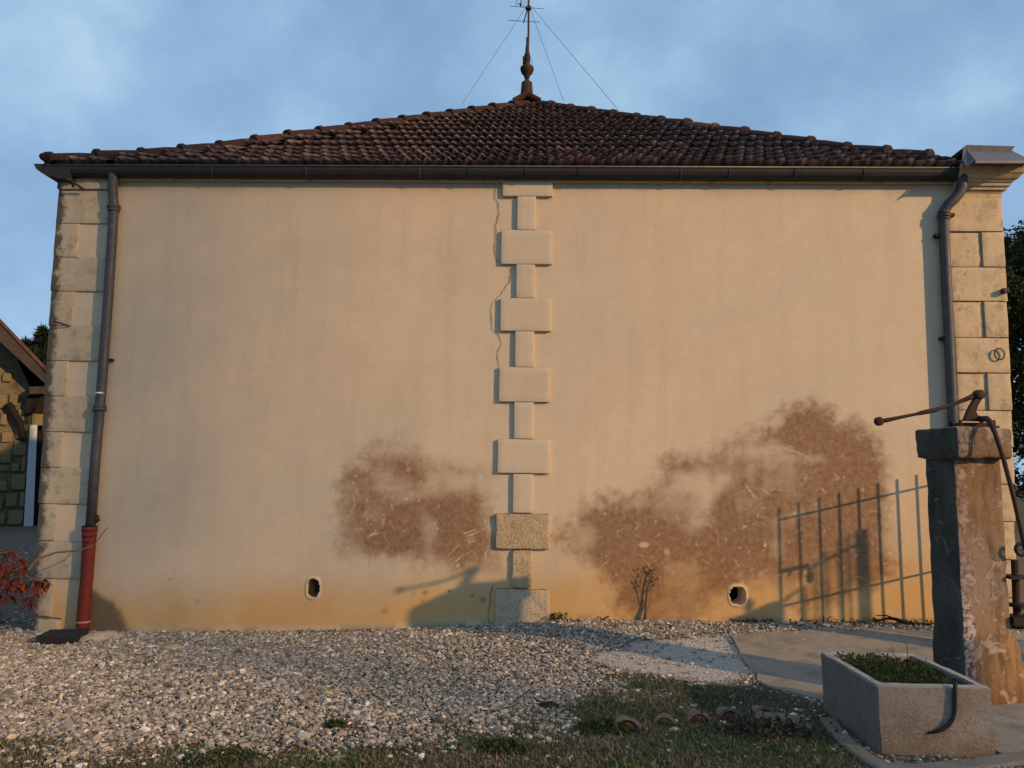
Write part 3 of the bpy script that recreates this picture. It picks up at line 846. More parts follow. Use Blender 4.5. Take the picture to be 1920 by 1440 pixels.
TCREST = [float(np.clip((prof[i][1] - .010) / .02, 0, 1)) * (1.0 if r_ in (1, 2) else .25 if r_ == 0 else 0) for r_ in range(5) for i in range(NA)]  # paler tone on the raised lower ends of the tile rolls
def tile_tones(me):
    a = me.attributes.new('worn', 'FLOAT', 'POINT'); a.data.foreach_set('value', (TCREST * (len(me.vertices) // len(TCREST)))[:len(me.vertices)])
    a = me.attributes.new('moss', 'FLOAT', 'POINT'); a.data.foreach_set('value', (([1.0] * NA + [.0] * (NA * 4)) * (len(me.vertices) // len(TCREST)))[:len(me.vertices)])  # painted shade sits on the bottom row of the tile front
tile_me = None
# rows measured along the slope
seg = np.concatenate([[0], np.cumsum(np.hypot(np.diff(S_K), np.diff(Z_K)))])
def s_at(d): return float(np.interp(d, seg, S_K))
tiles = []
d, row = -.03, 0
while d < seg[-1] - .15:
    s = max(0, s_at(max(d, 0))); s2 = s_at(min(d + EXPO, seg[-1]))
    if d < 0: s = -.027
    sl = math.atan2(roof_z(s2) - roof_z(max(s, 0)), s2 - s)
    xl, xr = XL0 + max(s, 0), XR0 - max(s, 0)
    off = (row % 2) * TW / 2
    k0 = math.floor((xl - APX - off) / TW); k1 = math.ceil((xr - APX - off) / TW)
    for k in range(k0, k1 + 1):
        x = APX + off + k * TW
        if x + TW / 2 < xl + .03 or x - TW / 2 > xr - .03: continue
        if row < 3 and x > 4.02 - .02 * row: continue
        tiles.append((row, x, s, sl, xl, xr))
    d += EXPO; row += 1
def tile_matrix(x, s, sl, jit):
    z = roof_z(max(s, 0)) if s >= 0 else roof_z(0) - .012
    return Matrix.Translation((x, EV_Y + s, z + .012)) @ Matrix.Rotation(sl + jit[0], 4, 'X') @ Matrix.Rotation(jit[1], 4, 'Z') @ Matrix.Translation((jit[2], 0, 0))
def clip_tile(mat, s_unused):
    out = []
    for v in TV:
        w = mat @ Vector(v)
        s_here = w.y - EV_Y
        lo, hi = XL0 + s_here + .0, XR0 - s_here - .0
        w.x = min(max(w.x, lo), hi) if lo < hi else APX
        out.append(w)
    return out
full_me = bpy.data.meshes.new('roof_tile'); full_me.from_pydata(TV, [], TF); full_me.materials.append(M['tile']); full_me.update(); tile_tones(full_me)
tiles.sort(key=lambda t: (t[0], abs(t[1])))
rest = MB(); n_ind = 0
for (row, x, s, sl, xl, xr) in tiles:
    m = tile_matrix(x, s, sl, (random.uniform(-.014, .014), random.uniform(-.014, .014), random.uniform(-.004, .004)))
    cut = x - TW < XL0 + s + EXPO or x + TW > XR0 - s - EXPO
    if n_ind < 298:
        n_ind += 1
        if cut:
            o = MB().add(clip_tile(m, s), TF).build('roof_tile', M['tile'], roof); tile_tones(o.data)
        else:
            o = bpy.data.objects.new('roof_tile', full_me); COL.objects.link(o); o.parent = roof
            o.matrix_local = Matrix.Translation(-house.location) @ m
    else:
        rest.add(clip_tile(m, s), TF)
up_ = rest.build('upper_tiling', M['tile'], roof); tile_tones(up_.data); tag(up_, kind='stuff')

# hip tiles with a raised collar at the lower end of each
HL = .285
def hip_mesh(k, side):
    s0 = k * HL - .02; s1 = s0 + HL + .03
    def P(s):
        ss = min(max(s, 0), S_MAX)
        x = XL0 + s if side < 0 else XR0 - s
        return Vector((x, EV_Y + s, roof_z(ss) + .0))
    a, b = P(s0), P(min(s1, S_MAX - .02))
    t = (b - a).normalized(); up = Vector((0, 0, 1)); u = t.cross(up).normalized(); w = u.cross(t)
    L = (b - a).length
    mbx = MB(); n = 9; vs, fs = [], []
    j = random.uniform(.92, 1.08)
    secs = [(0, .108 * j, .0), (.012, .114 * j, .009), (.050, .114 * j, .009), (.066, .102 * j, .002), (L * .6, .102, -.004), (L, .094, -.014)]
    for (dd, r, lift) in secs:
        c = a + t * dd + w * (lift - .01)
        for i in range(n):
            an = math.pi * (i / (n - 1)) * 1.06 - .03 * math.pi
            vs.append(c + u * math.cos(an) * r + w * math.sin(an) * r * .86)
    for i in range(len(secs) - 1):
        for q in range(n - 1): fs.append((i * n + q, i * n + q + 1, (i + 1) * n + q + 1, (i + 1) * n + q))
    fs.append(tuple(range(n)))
    return mbx.add(vs, fs)
for side in (-1, 1):
    for k in range(16):
        if side > 0 and k < 2: continue
        hip_mesh(k, side).build('hip_tile', M['hip'], roof)
# mortar lump that closes the lowest left hip tile
c = at(88, 294, -.10); MB().blob(c, (.07, .06, .05), .35, 2, 4).build('mortar_lump', M['hip'], roof, True)
# ridge tiles running back from the apex (behind the finial)
rd = MB()
for k in range(20): rd.tube([(APX, EV_Y + S_MAX + .42 * k, 7.19), (APX, EV_Y + S_MAX + .42 * k + .44, 7.18)], [.125, .105], 10)
tag(rd.build('ridge_tiling', M['hip'], roof), kind='stuff')

# finial
FX, FY = APX, EV_Y + S_MAX + .02
def fz(py): return at(988, py, FY)[2]
PXM = np.linalg.norm(at(1000, 150, FY) - at(900, 150, FY)) / 100      # metres per photo pixel there
fp = [(13.5, 192), (12.8, 181), (11.9, 178), (10.0, 156), (9.2, 155), (4.2, 153), (3.9, 149), (5.0, 146), (6.0, 142), (10.5, 137), (12.8, 131), (12.6, 127), (9.0, 124.5), (6, 123.5), (5.2, 119), (5.8, 113),
      (6.6, 107), (5.6, 103), (4.0, 99), (3.6, 92), (2.6, 84), (2.4, 72), (2.0, 70)]
fin = MB().lathe([(r * PXM, fz(py)) for r, py in fp], at(988, 150, FY)[0], FY, 20).build('finial', M['terracotta'], roof, True)
for sg in (-1, 1):
    a = at(988, 185, FY); MB().tube([(a[0] + sg * .02, FY - .16, a[2] - .02), (a[0] + sg * .20, FY - .18, a[2] - .13)], .05, 8).build('mortar_lump', M['hip'], roof)

# zinc: gutter, flashing, downpipes
GZ0 = float(at(960, 311, -.145)[2])
def gutter_mesh(x0, x1):
    mbx = MB(); n = 9; cy, r = -.078, .068; vs, fs = [], []
    for x in (x0, x1):
        for i in range(n):
            a = math.pi * i / (n - 1)
            vs.append((x, cy - r * math.cos(a), GZ0 - .012 - r * 1.30 * math.sin(a)))
        for i in range(n - 1, -1, -1):
            a = math.pi * i / (n - 1)
            vs.append((x, cy - (r - .006) * math.cos(a), GZ0 - .010 - (r - .006) * 1.30 * math.sin(a)))
    m = 2 * n
    for i in range(m): fs.append((i, (i + 1) % m, (i + 1) % m + m, i + m))
    mbx.add(vs, fs)
    for x in (x0, x1):     # end discs
        vs2 = [(x, cy - (r - .003) * math.cos(math.pi * i / 8), GZ0 - .012 - (r - .003) * 1.30 * math.sin(math.pi * i / 8)) for i in range(9)]
        mbx.add(vs2, [tuple(range(9))])
    return mbx
gut = gutter_mesh(-4.63, 3.925).build('gutter', M['gutter'], house, False)
MB().tube([(-4.63, -.149, GZ0 - .006), (3.925, -.149, GZ0 - .006)], .0085, 8).build('gutter_lip', M['zinc_pale'], gut, True)
for px in (385, 565, 782, 876, 984, 1086, 1282, 1375, 1500, 1632):
    x = at(px, 322, -.27)[0]
    mbx = MB(); n = 9
    pts = [(x, -.078 - .0695 * math.cos(math.pi * i / 12), GZ0 - .012 - .0695 * 1.30 * math.sin(math.pi * i / 12)) for i in range(13)]
    mbx.tube(pts, .005, 5); mbx.build('gutter_joint', M['zinc'] if px % 3 else M['gutter'], gut)
# eaves board and small bed mould under the gutter
MB().box(-4.45, 3.93, -.012, .02, 4.190, 4.26).build('eaves_board', M['timber_dark'], house)
MB().stone(-4.05, 3.93, -.040, .05, 4.150, 4.189, .012, .003, .25, 5, 3).build('bed_mould', M['quoin_l'], house)
# lead-coloured eaves profile on the left corner
prof_l = [at(px, py, -.147) for px, py in ((63, 307), (68, 317), (76, 323), (88, 329), (100, 331), (112, 334.5))]
poly = [(p[0], p[2]) for p in prof_l] + [(-4.42, prof_l[-1][2]), (-4.42, prof_l[0][2] + .0)]
MB().extrude(poly, -.1475, 13.0).build('eaves_profile', M['gutter'], house)
# zinc cover over the cornice end
def zpt(px, py, Y): return tuple(at(px, py, Y))
zb_ = ztop + .004
pc_ = zs[0][2]
zc = MB()
A = [zpt(1829, 301, -.30), zpt(1935, 301, -.30), zpt(1897, 282, -.05), zpt(1812, 281, -.05)]
B = [zpt(1829, 306, -.302), zpt(1935, 306, -.302)]
zc.add(A + B, [(0, 1, 2, 3), (4, 5, 1, 0)])
bx = A[1][0]
zc.add([A[1], (bx, 13, A[1][2]), (A[2][0], 13, A[2][2]), A[2]], [(0, 1, 2, 3)])
zc.build('cornice_flashing', M['zinc_pale'], house)
zr = MB().extrude([(zpt(1810, 281, -.06)[0], zpt(1810, 283, -.06)[2]), (zpt(1806, 277, -.06)[0], zpt(1806, 277, -.06)[2]), (zpt(1812, 272, -.06)[0], zpt(1812, 272, -.06)[2]),
                   (zpt(1903, 274.5, -.06)[0], zpt(1903, 274.5, -.06)[2]), (zpt(1896, 283, -.06)[0], zpt(1896, 283, -.06)[2])], -.065, 13.0).build('flashing_ridge', M['zinc'], house)
zl = MB().add([zpt(1806, 278, -.10), zpt(1812, 281, -.06), zpt(1830, 301, -.31), zpt(1813, 313, -.31), zpt(1804, 300, -.2), zpt(1830, 301, -.2), zpt(1813, 313, -.2)],
              [(0, 1, 2, 3, 4), (2, 5, 6, 3)]).build('flashing_fold', M['zinc'], house)

def ring(mbx, p, q, r): return mbx.tube([p, q], r, 14)
# left downpipe
PR, PY = .044, -.056
def on(px, py, Y=PY): p = at(px, py, Y); return (p[0], Y, p[2])
pl = MB().tube([on(212, 324, -.085), on(212, 335, -.08), on(211, 352, -.07), on(212, 370, -.06), on(213.5, 385), on(213, 400), on(203, 560), on(191, 720), on(179, 860), on(170, 985)],
               [PR] * 10, 16).build('downpipe', M['zinc'], house, True)
for py, px, r in ((388, 213.5, .060), (394, 213.2, .054), (762, 187, .056), (768, 186.6, .060)):
    ring(MB(), on(px, py - 3), on(px, py + 3), r).build('pipe_collar', M['zinc'], pl, True)
ring(MB(), on(189, 736), on(188.8, 739), .0465).build('pipe_band', M['white_paint'], pl, True)
MB().blob(on(181, 972, -.05), (.028, .03, .045), .4, 1, 2).build('pipe_bracket', M['iron'], pl)
MB().box(on(206, 674)[0] - .012, on(206, 674)[0] + .012, -.05, -.0, on(206, 674)[2] - .012, on(206, 674)[2] + .012).build('pipe_bracket', M['iron'], pl)
rp = MB().tube([on(168, 988), on(167, 1020), on(163, 1080), on(158, 1130), on(155, 1172), on(154.5, 1190)], [.062, .056, .053, .053, .055, .055], 16).build('lower_pipe', M['iron_red'], house, True)
for py, px, r in ((992, 168, .066), (1003, 167.5, .062), (1014, 167, .058)):
    ring(MB(), on(px, py - 4), on(px, py + 4), r).build('pipe_collar', M['iron_red'], rp, True)
ring(MB(), on(156, 1164), on(155.8, 1168), .060).build('pipe_band', m_metal('worn_red_band', (.38, .20, .17), (.3, .12, .1)), rp, True)
ring(MB(), on(168.5, 986), on(168, 991), .064).build('pipe_seal', M['black'], rp, True)
# right downpipe with its swan neck
prr = MB().tube([on(1803, 328, -.09), on(1804, 340, -.09), on(1803, 352, -.09), on(1799, 362, -.085), on(1789, 374, -.08), on(1778, 384, -.075), on(1771, 394), on(1769.5, 406), on(1770.5, 440),
                 on(1778, 600), on(1784, 720), on(1790, 860), on(1798, 1010), on(1806, 1175)], [.050, .048, .046, .046, .046, .046, .046] + [PR] * 7, 16).build('downpipe', M['zinc'], house, True)
for py, px, r in ((399, 1770, .053), (405, 1770, .056), (410, 1770, .050)):
    ring(MB(), on(px, py - 2.5), on(px, py + 2.5), r).build('pipe_collar', M['zinc'], prr, True)
for px, py in ((1757, 441), (1768, 634), (1783, 403)):
    p = on(px, py, -.05); MB().box(p[0] - .016, p[0] + .03, -.065, -.0, p[2] - .014, p[2] + .014).build('pipe_bracket', M['iron'], prr)

# ------------------------------------------------------------------ aerial on the finial
aer = empty('tv_aerial', tuple(at(988, 70, FY)))
tag(aer, 'thin rooftop aerial mast with cross rods and stay wires above the finial', 'aerial')
def ap_(px, py, dy=0.0): return tuple(at(px, py, FY + dy))
MB().tube([ap_(990, 100), ap_(991, 60), ap_(991, -90)], .0165, 8).build('mast', M['iron'], aer)
MB().lathe([(.012, fz(21) - .0), (.045, fz(18)), (.055, fz(15.5)), (.045, fz(13)), (.012, fz(10))], ap_(991, 15)[0], FY, 10).build('clamp', M['iron'], aer)
MB().tube([ap_(988, 20, 0), ap_(982, 42, -.35)], .010, 6).build('boom', M['iron'], aer)
MB().tube([ap_(956, 11.5, -.05), ap_(1020, 16.5, -.05)], .0048, 5).build('cross_rod', M['wire'], aer)
MB().tube([ap_(953, 38, -.35), ap_(1012.5, 41.5, -.35)], .0048, 5).build('cross_rod', M['wire'], aer)
MB().tube([ap_(976.5, 13, -.3), ap_(977, 0, -.2), ap_(984, -30, 0), ap_(991, -34, 0)], .009, 6).build('boom', M['iron'], aer)
MB().blob(ap_(976, 8.5, -.3), (.022, .02, .026), .1, 1, 1).build('clamp', M['iron'], aer)
for a, b in (((966, 3), (973, 0)), ((966, 10.5), (974, 7)), ((965, 6), (973, 5.5)), ((980, 7), (986, 7.5)), ((979, 10), (985, 13)), ((981, 1), (987, 4))):
    MB().tube([ap_(*a, -.3), ap_(*b, -.3)], .004, 5).build('cross_rod', M['wire'], aer)
MB().box(ap_(982, 115)[0] - .016, ap_(982, 115)[0] + .014, FY - .06, FY - .01, fz(122), fz(109)).build('junction_box', M['iron'], aer)
MB().tube([ap_(994.5, 112, -.03), ap_(997, 116, -.04), ap_(997.5, 120, -.04), ap_(996, 125, -.03)], .004, 5).build('cable', M['iron'], aer)
for (a, b, dy) in (((984, 17), (866, 196), -.75), ((995, 19), (1057, 190), -.35), ((1000, 17), (1161, 208), -.95)):
    MB().tube([ap_(*a), ap_(b[0], b[1], dy)], .0036, 5).build('stay_wire', M['wire'], aer)

# ------------------------------------------------------------------ pump pier, pump and trough
pier = empty('pump_pier', (2.633, -2.245, .05)); pier.rotation_euler = (0, 0, R(14))
tag(pier, 'old square concrete pump pier with overhanging cap behind the trough', 'pier')
PX0, PX1, PY0, PY1 = 2.678, 3.033, -2.16, -1.91
sh = MB().stone(PX0, PX1, PY0, PY1, -.10, 1.53, .018, .008, .05, 8, 3)
def two_mat(mbx, name, parent):
    o = mbx.build(name, [M['pier_warm'], M['pier_dark']], parent, True)
    for p in o.data.polygons:
        if p.normal.x < -.55: p.material_index = 1  # left faces take the darker grey-green copy
    return o
two_mat(sh, 'shaft', pier)
pb = MB(); vs = []
for z, e in ((-.10, .062), (.15, .066), (.34, .050), (.55, -.012)):
    d_ = .004 if z < .5 else -.012
    vs += [(PX0 - d_, PY0 - d_ * 1.5, z), (PX1 + e, PY0 - d_ * 1.5, z), (PX1 + e, PY1 + d_, z), (PX0 - d_, PY1 + d_, z)]
fs = [(0, 3, 2, 1), (12, 13, 14, 15)]
for i in range(3):
    for k in range(4): fs.append((i * 4 + k, i * 4 + (k + 1) % 4, (i + 1) * 4 + (k + 1) % 4, (i + 1) * 4 + k))
two_mat(pb.add(vs, fs), 'plinth', pier)
two_mat(MB().stone(2.633, 3.048, -2.245, -1.875, 1.518, 1.712, .022, .012, .04, 10, 21), 'cap', pier)

pump = empty('hand_pump', (2.80, -2.05, 1.71))
tag(pump, 'rusty iron hand pump lever standing on the capped concrete pier', 'pump')
def pm(px, py, Y=-2.05): p = at(px, py, Y); return (float(p[0]), Y, float(p[2]))
lev = MB().tube([pm(1649, 790), pm(1662, 788), pm(1690, 782), pm(1718, 776.5), pm(1728, 774), pm(1752, 769), pm(1760, 766.5), pm(1790, 757), pm(1815, 747), pm(1834, 739)],
                [.013, .015, .0115, .010, .0155, .0165, .0125, .011, .016, .020], 10)
lev.build('lever', M['rust'], pump, True)
kn = MB()
c = pm(1648, 790)
kn.tube([(c[0], c[1] - .016, c[2]), (c[0], c[1] - .012, c[2]), (c[0], c[1] + .012, c[2]), (c[0], c[1] + .016, c[2])], [.020, .029, .029, .020], 16)
kn.build('lever_eye', M['rust'], pump, True)
c = pm(1835, 740)
MB().tube([(c[0], c[1] - .03, c[2]), (c[0], c[1] - .026, c[2]), (c[0], c[1] + .026, c[2]), (c[0], c[1] + .03, c[2])], [.022, .031, .031, .022], 16).build('pivot', M['rust'], pump, True)
# curved standard: a plate outline with thickness
ol = [pm(*p) for p in ((1826, 748), (1818, 762), (1812, 775), (1807, 789), (1846, 790), (1852, 783), (1840, 782), (1830, 779), (1827, 772), (1831, 760), (1838, 749))]
MB().extrude([(p[0], p[2]) for p in ol], -2.072, -2.028).build('standard', M['rust'], pump)
zc_ = 1.714
bp = MB().box(2.715, 2.965, -2.13, -1.97, zc_ - .006, zc_ + .014); bp.box(2.735, 2.93, -2.10, -2.00, zc_ + .0145, zc_ + .034)
bp.build('base_plate', M['rust'], pump)
for (bx_, by_) in ((2.735, -2.11), (2.945, -2.11), (2.735, -1.99), (2.94, -1.985)):
    MB().tube([(bx_, by_, zc_ + .012), (bx_, by_, zc_ + .05)], .011, 6).build('bolt', M['rust'], pump)
MB().tube([pm(1838, 786, -2.06), pm(1850, 785, -2.16), pm(1857, 792, -2.25), pm(1866, 812, -2.285), pm(1882, 862, -2.33), pm(1900, 930, -2.37), pm(1917, 1005, -2.40), pm(1922, 1030, -2.40)],
          [.020, .019, .017, .0145, .0135, .0135, .0135, .0135], 10).build('connecting_rod', M['rust'], pump, True)
cy_ = MB().tube([pm(1902.5, 1050, -2.0), pm(1907, 1155, -2.0)], .022, 12); cy_.tube([pm(1906, 1152, -2.0), pm(1909, 1178, -2.0)], .036, 12)
cy_.build('barrel', M['rust'], pump)
for (px, py, e0, e1, h0, h1) in ((1895, 1082, -.02, .12, -.010, .008), (1897, 1137, .03, .14, -.012, .010), (1900, 1163, -.02, .14, -.03, .025)):
    p = pm(px, py, -2.06); MB().box(p[0] + e0, p[0] + e1, -2.10, -1.96, p[2] + h0, p[2] + h1).build('bracket', M['iron'], pump)
c = pm(1915, 1030, -2.12)
MB().tube([(c[0] + .034 * math.cos(a), c[1], c[2] + .034 * math.sin(a)) for a in np.linspace(0, 2 * math.pi, 17)], .012, 8).build('crank_ring', M['iron'], pump)

trough = empty('stone_trough', (2.05, -2.6, 0))
tag(trough, 'grey concrete trough full of weeds in front of the pump pier', 'trough')
TX0, TX1, TY0, TY1, TZ, TT = 1.766, 2.345, -2.97, -2.205, .338, .055
bm = bmesh.new()
def ringv(x0, x1, y0, y1, z): return [bm.verts.new(p) for p in ((x0, y0, z), (x1, y0, z), (x1, y1, z), (x0, y1, z))]
r0 = ringv(TX0 + .012, TX1 + .005, TY0 + .006, TY1, -.08); r1 = ringv(TX0, TX1, TY0, TY1, TZ)
r2_ = ringv(TX0 + TT, TX1 - TT, TY0 + TT, TY1 - TT, TZ); r3 = ringv(TX0 + TT, TX1 - TT, TY0 + TT, TY1 - TT, TZ - .16)
for a, b in ((r0, r1), (r1, r2_), (r2_, r3)):
    for k in range(4): bm.faces.new((a[k], a[(k + 1) % 4], b[(k + 1) % 4], b[k]))
bm.faces.new(r3); bm.faces.new(r0[::-1])
bmesh.ops.bevel(bm, geom=[e for e in bm.edges if all(v.co.z > .3 for v in e.verts) or (abs(e.verts[0].co.x - e.verts[1].co.x) < .02 and abs(e.verts[0].co.y - e.verts[1].co.y) < .02)],
                offset=.007, segments=2, affect='EDGES')
for k in range(3): bmesh.ops.subdivide_edges(bm, edges=[e for e in bm.edges if e.calc_length() > .05], cuts=1, use_grid_fill=True)
bmesh.ops.triangulate(bm, faces=bm.faces[:])
for v in bm.verts:
    v.co += Vector((mnoise.noise(v.co * 9), mnoise.noise(v.co * 9 + Vector((3, 1, 1))), mnoise.noise(v.co * 9 + Vector((7, 7, 1))))) * .005
    if v.co.z > TZ - .02: v.co.z -= max(0, mnoise.noise(v.co * 16 + Vector((2, 9, 4))) - .18) * .03
bmesh.ops.recalc_face_normals(bm, faces=bm.faces[:])
me = bpy.data.meshes.new('basin'); bm.to_mesh(me); bm.free()
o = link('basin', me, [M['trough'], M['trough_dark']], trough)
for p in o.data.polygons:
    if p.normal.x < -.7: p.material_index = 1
# bent drain pipe on the front face
def tf(px, py, Y=-2.985): p = at(px, py, Y); return (float(p[0]), Y, float(p[2]))
MB().tube([tf(1791, 1279, -2.975), tf(1791, 1284), tf(1790.5, 1310), tf(1790, 1332), tf(1787, 1347), tf(1779, 1359), tf(1767, 1368), tf(1752, 1373), tf(1738, 1374, -2.965)],
          [.0105, .0105, .0105, .0105, .0105, .0105, .0095, .007, .004], 10).build('drain_pipe', M['iron'], trough, True)
MB().box(TX0 + TT - .004, TX1 - TT + .004, TY0 + TT - .004, TY1 - TT + .004, TZ - .17, TZ - .055).build('soil', M['soil'], trough)

# ------------------------------------------------------------------ scattered foliage helpers
def leaf_cloud(name, centers, size, mat, parent=None, aspect=.55, up=.0, seed=1, bend=.25, attrs=None, droop=None):
    """many small folded leaves: centers (n,3), size (n,)"""
    g = np.random.default_rng(seed); n = len(centers)
    d = g.normal(size=(n, 3)); d[:, 2] += up
    if droop is not None: d = d + droop
    d /= np.linalg.norm(d, axis=1, keepdims=True)
    e = g.normal(size=(n, 3)); e -= d * np.sum(d * e, 1, keepdims=True); e /= np.linalg.norm(e, axis=1, keepdims=True)
    w = np.cross(d, e)
    L = size[:, None]; W = L * aspect * .5
    base_, tip = centers, centers + d * L - w * L * bend * .3
    mid = centers + d * L * .45 + w * L * bend * .25
    v = np.stack([base_, mid - e * W, tip, mid + e * W], 1).reshape(-1, 3)
    q = np.arange(n)[:, None] * 4
    f = np.concatenate([q + [0, 1, 2], q + [0, 2, 3]], 0)
    return np_mesh(name, v, f, mat, parent)

def blades(name, xy, h, mat, seed=2, lean=.6, w=.0035, z0=None, parent=None):
    g = np.random.default_rng(seed); n = len(xy)
    z = ground_z(xy[:, 0], xy[:, 1]) if z0 is None else z0
    a = g.uniform(0, 2 * math.pi, n); b = g.uniform(0, 2 * math.pi, n)
    ln = np.abs(g.normal(0, lean, n)) * h
    c = np.stack([xy[:, 0], xy[:, 1], z - .004], 1)
    side = np.stack([np.cos(a), np.sin(a), 0 * a], 1) * (w * g.uniform(.6, 1.5, n))[:, None]
    off = np.stack([np.cos(b) * ln, np.sin(b) * ln, h], 1)
    m = c + off * np.array([.35, .35, .6])
    v = np.stack([c - side, c + side, m + side * .8, m - side * .8, c + off], 1).reshape(-1, 3)
    q = np.arange(n)[:, None] * 5
    f = np.concatenate([q + [0, 1, 2], q + [0, 2, 3], q + [3, 2, 4]], 0)
    return np_mesh(name, v, f, mat, parent)

# ------------------------------------------------------------------ gravel
def icosa():
    t = (1 + 5 ** .5) / 2
    v = np.array([(-1, t, 0), (1, t, 0), (-1, -t, 0), (1, -t, 0), (0, -1, t), (0, 1, t), (0, -1, -t), (0, 1, -t), (t, 0, -1), (t, 0, 1), (-t, 0, -1), (-t, 0, 1)], float)
    f = np.array([(0, 11, 5), (0, 5, 1), (0, 1, 7), (0, 7, 10), (0, 10, 11), (1, 5, 9), (5, 11, 4), (11, 10, 2), (10, 7, 6), (7, 1, 8), (3, 9, 4), (3, 4, 2), (3, 2, 6), (3, 6, 8), (3, 8, 9), (4, 9, 5), (2, 4, 11), (6, 2, 10), (8, 6, 7), (9, 8, 1)])
    return v / np.linalg.norm(v[0]), f
IV, IF = icosa()
def stones(name, xy, rad, mat, seed=3, sink=.35):
    g = np.random.default_rng(seed); n = len(xy)
    V = IV[None] * (1 + g.uniform(-.28, .28, (n, len(IV), 1)))
    sc = np.stack([g.uniform(.8, 1.35, n), g.uniform(.65, 1.0, n), g.uniform(.40, .75, n)], 1)
    V = V * sc[:, None, :]
    tx, tz = g.normal(0, .35, n), g.uniform(0, 2 * math.pi, n)
    c, s = np.cos(tx)[:, None], np.sin(tx)[:, None]
    y, z = V[:, :, 1] * c - V[:, :, 2] * s, V[:, :, 1] * s + V[:, :, 2] * c
    c, s = np.cos(tz)[:, None], np.sin(tz)[:, None]
    x, y = V[:, :, 0] * c - y * s, V[:, :, 0] * s + y * c
    V = np.stack([x, y, z], 2) * rad[:, None, None]
    zz = ground_z(xy[:, 0], xy[:, 1]) + rad * (.5 - sink) + g.uniform(0, .012, n)
    V = V + np.stack([xy[:, 0], xy[:, 1], zz], 1)[:, None, :]
    f = (IF[None] + (np.arange(n) * len(IV))[:, None, None]).reshape(-1, 3)
    return np_mesh(name, V.reshape(-1, 3), f, mat)
N = 200000
gx_ = rng.uniform(-5.4, 4.5, N); gy_ = rng.uniform(-3.95, -.01, N)
extra = 9000
gx_ = np.concatenate([gx_, rng.uniform(-12, -4.62, extra)]); gy_ = np.concatenate([gy_, rng.uniform(-.01, 7, extra)])
t = turf_mask(gx_, gy_)
keep = rng.random(len(gx_)) > np.clip(t * 1.02, 0, .982)
cm = cement_mask(gx_, gy_); keep &= rng.random(len(gx_)) > cm * .93
apd = poly_sd(gx_, gy_, APRON); keep &= (apd > .02 * rng.standard_normal(len(gx_))) | (rng.random(len(gx_)) < .015 + .45 * np.exp(apd / .035) + .12 * np.exp(apd / .12))
thin = sstep(.6, 2.2, gx_) * sstep(-.2, -1.2, gy_); keep &= rng.random(len(gx_)) > thin * .35
keep &= ~((gx_ > TX0 - .03) & (gx_ < TX1 + .03) & (gy_ > TY0 - .03) & (gy_ < TY1 + .03))
keep &= ~((gx_ > PX0 - .02) & (gx_ < PX1 + .08) & (gy_ > PY0 - .02) & (gy_ < PY1 + .02))
gx_, gy_ = gx_[keep], gy_[keep]
rad = np.clip(rng.lognormal(math.log(.0090), .40, len(gx_)), .0055, .034)
rad *= np.interp(gx_, [-3.5, -.5], [1.15, .95])
big = (rad > .0125) & (gy_ < -1.2)
tag(stones('gravel', np.stack([gx_, gy_], 1)[big], rad[big], M['gravel']), kind='stuff')
IV, IF = np.array([(1, 0, 0), (-1, 0, 0), (0, 1, 0), (0, -1, 0), (0, 0, 1), (0, 0, -1)], float), np.array([(0, 2, 4), (2, 1, 4), (1, 3, 4), (3, 0, 4), (2, 0, 5), (1, 2, 5), (3, 1, 5), (0, 3, 5)])
tag(stones('gravel', np.stack([gx_, gy_], 1)[~big], rad[~big] * 1.18, M['gravel'], 5), kind='stuff')

# ------------------------------------------------------------------ grass
N = 210000
bx_ = rng.uniform(-3.6, 3.4, N); by_ = rng.uniform(-4.1, -1.6, N)
t = turf_mask(bx_, by_)
patch = fbm(bx_ + 31, by_ + 12, 2.2, 4)
keep = rng.random(N) < t * np.clip(.25 + 2.6 * (patch - .38), .05, 1)
keep &= poly_sd(bx_, by_, APRON) > .0
for (px, py) in ((1175, 1352), (1246, 1340), (1311, 1334), (1371, 1330), (1434, 1322)):
    c = gnd(px, py + 18, .02); keep &= np.hypot((bx_ - c[0]) / .085, (by_ - c[1] + .02) / .07) > 1
keep &= ~((bx_ > TX0 - .01) & (bx_ < TX1 + .01) & (by_ > TY0 - .01) & (by_ < TY1 + .01))
bx_, by_, patch = bx_[keep], by_[keep], patch[keep]
h = rng.uniform(.010, .034, len(bx_)) * (.6 + 1.3 * np.clip(patch - .3, 0, .6))
tag(blades('grass', np.stack([bx_, by_], 1), h * 1.15, M['grass'], 4, .8, .0032), kind='stuff')
# thicker tufts and low broad weeds
def weed_clump(name, px, py, rad_, n, ht, seed, mat='weed', size=(.012, .03)):
    g = np.random.default_rng(seed); c = gnd(px, py, .03)
    r = rad_ * np.sqrt(g.random(n)); a = g.uniform(0, 2 * math.pi, n)
    x, y = c[0] + r * np.cos(a), c[1] + r * np.sin(a) * .7
    z = ground_z(x, y) + g.random(n) ** 1.3 * ht * (1 - (r / rad_) ** 2 * .7)
    return leaf_cloud(name, np.stack([x, y, z], 1), g.uniform(*size, n), M[mat], None, .6, .9, seed)
for i, (px, py, r_, n, ht, lab) in enumerate(((1130, 1360, .16, 900, .05, 'low dark green weed clump just left of the first edging tile'),
                                            (945, 1395, .13, 800, .045, 'bright green moss clump at the bottom centre of the grass'),
                                            (632, 1354, .07, 300, .04, 'small green weed tuft alone at the gravel edge'),
                                            (420, 1418, .20, 900, .03, 'flat green weed patch at the bottom left gravel edge'),
                                            (1030, 1318, .06, 220, .03, 'tiny grass tuft standing out in the gravel centre'))):
    tag(weed_clump('weed_clump', px, py, r_, n, ht, 50 + i), lab, 'weed', 'weed clumps along the grass edge')
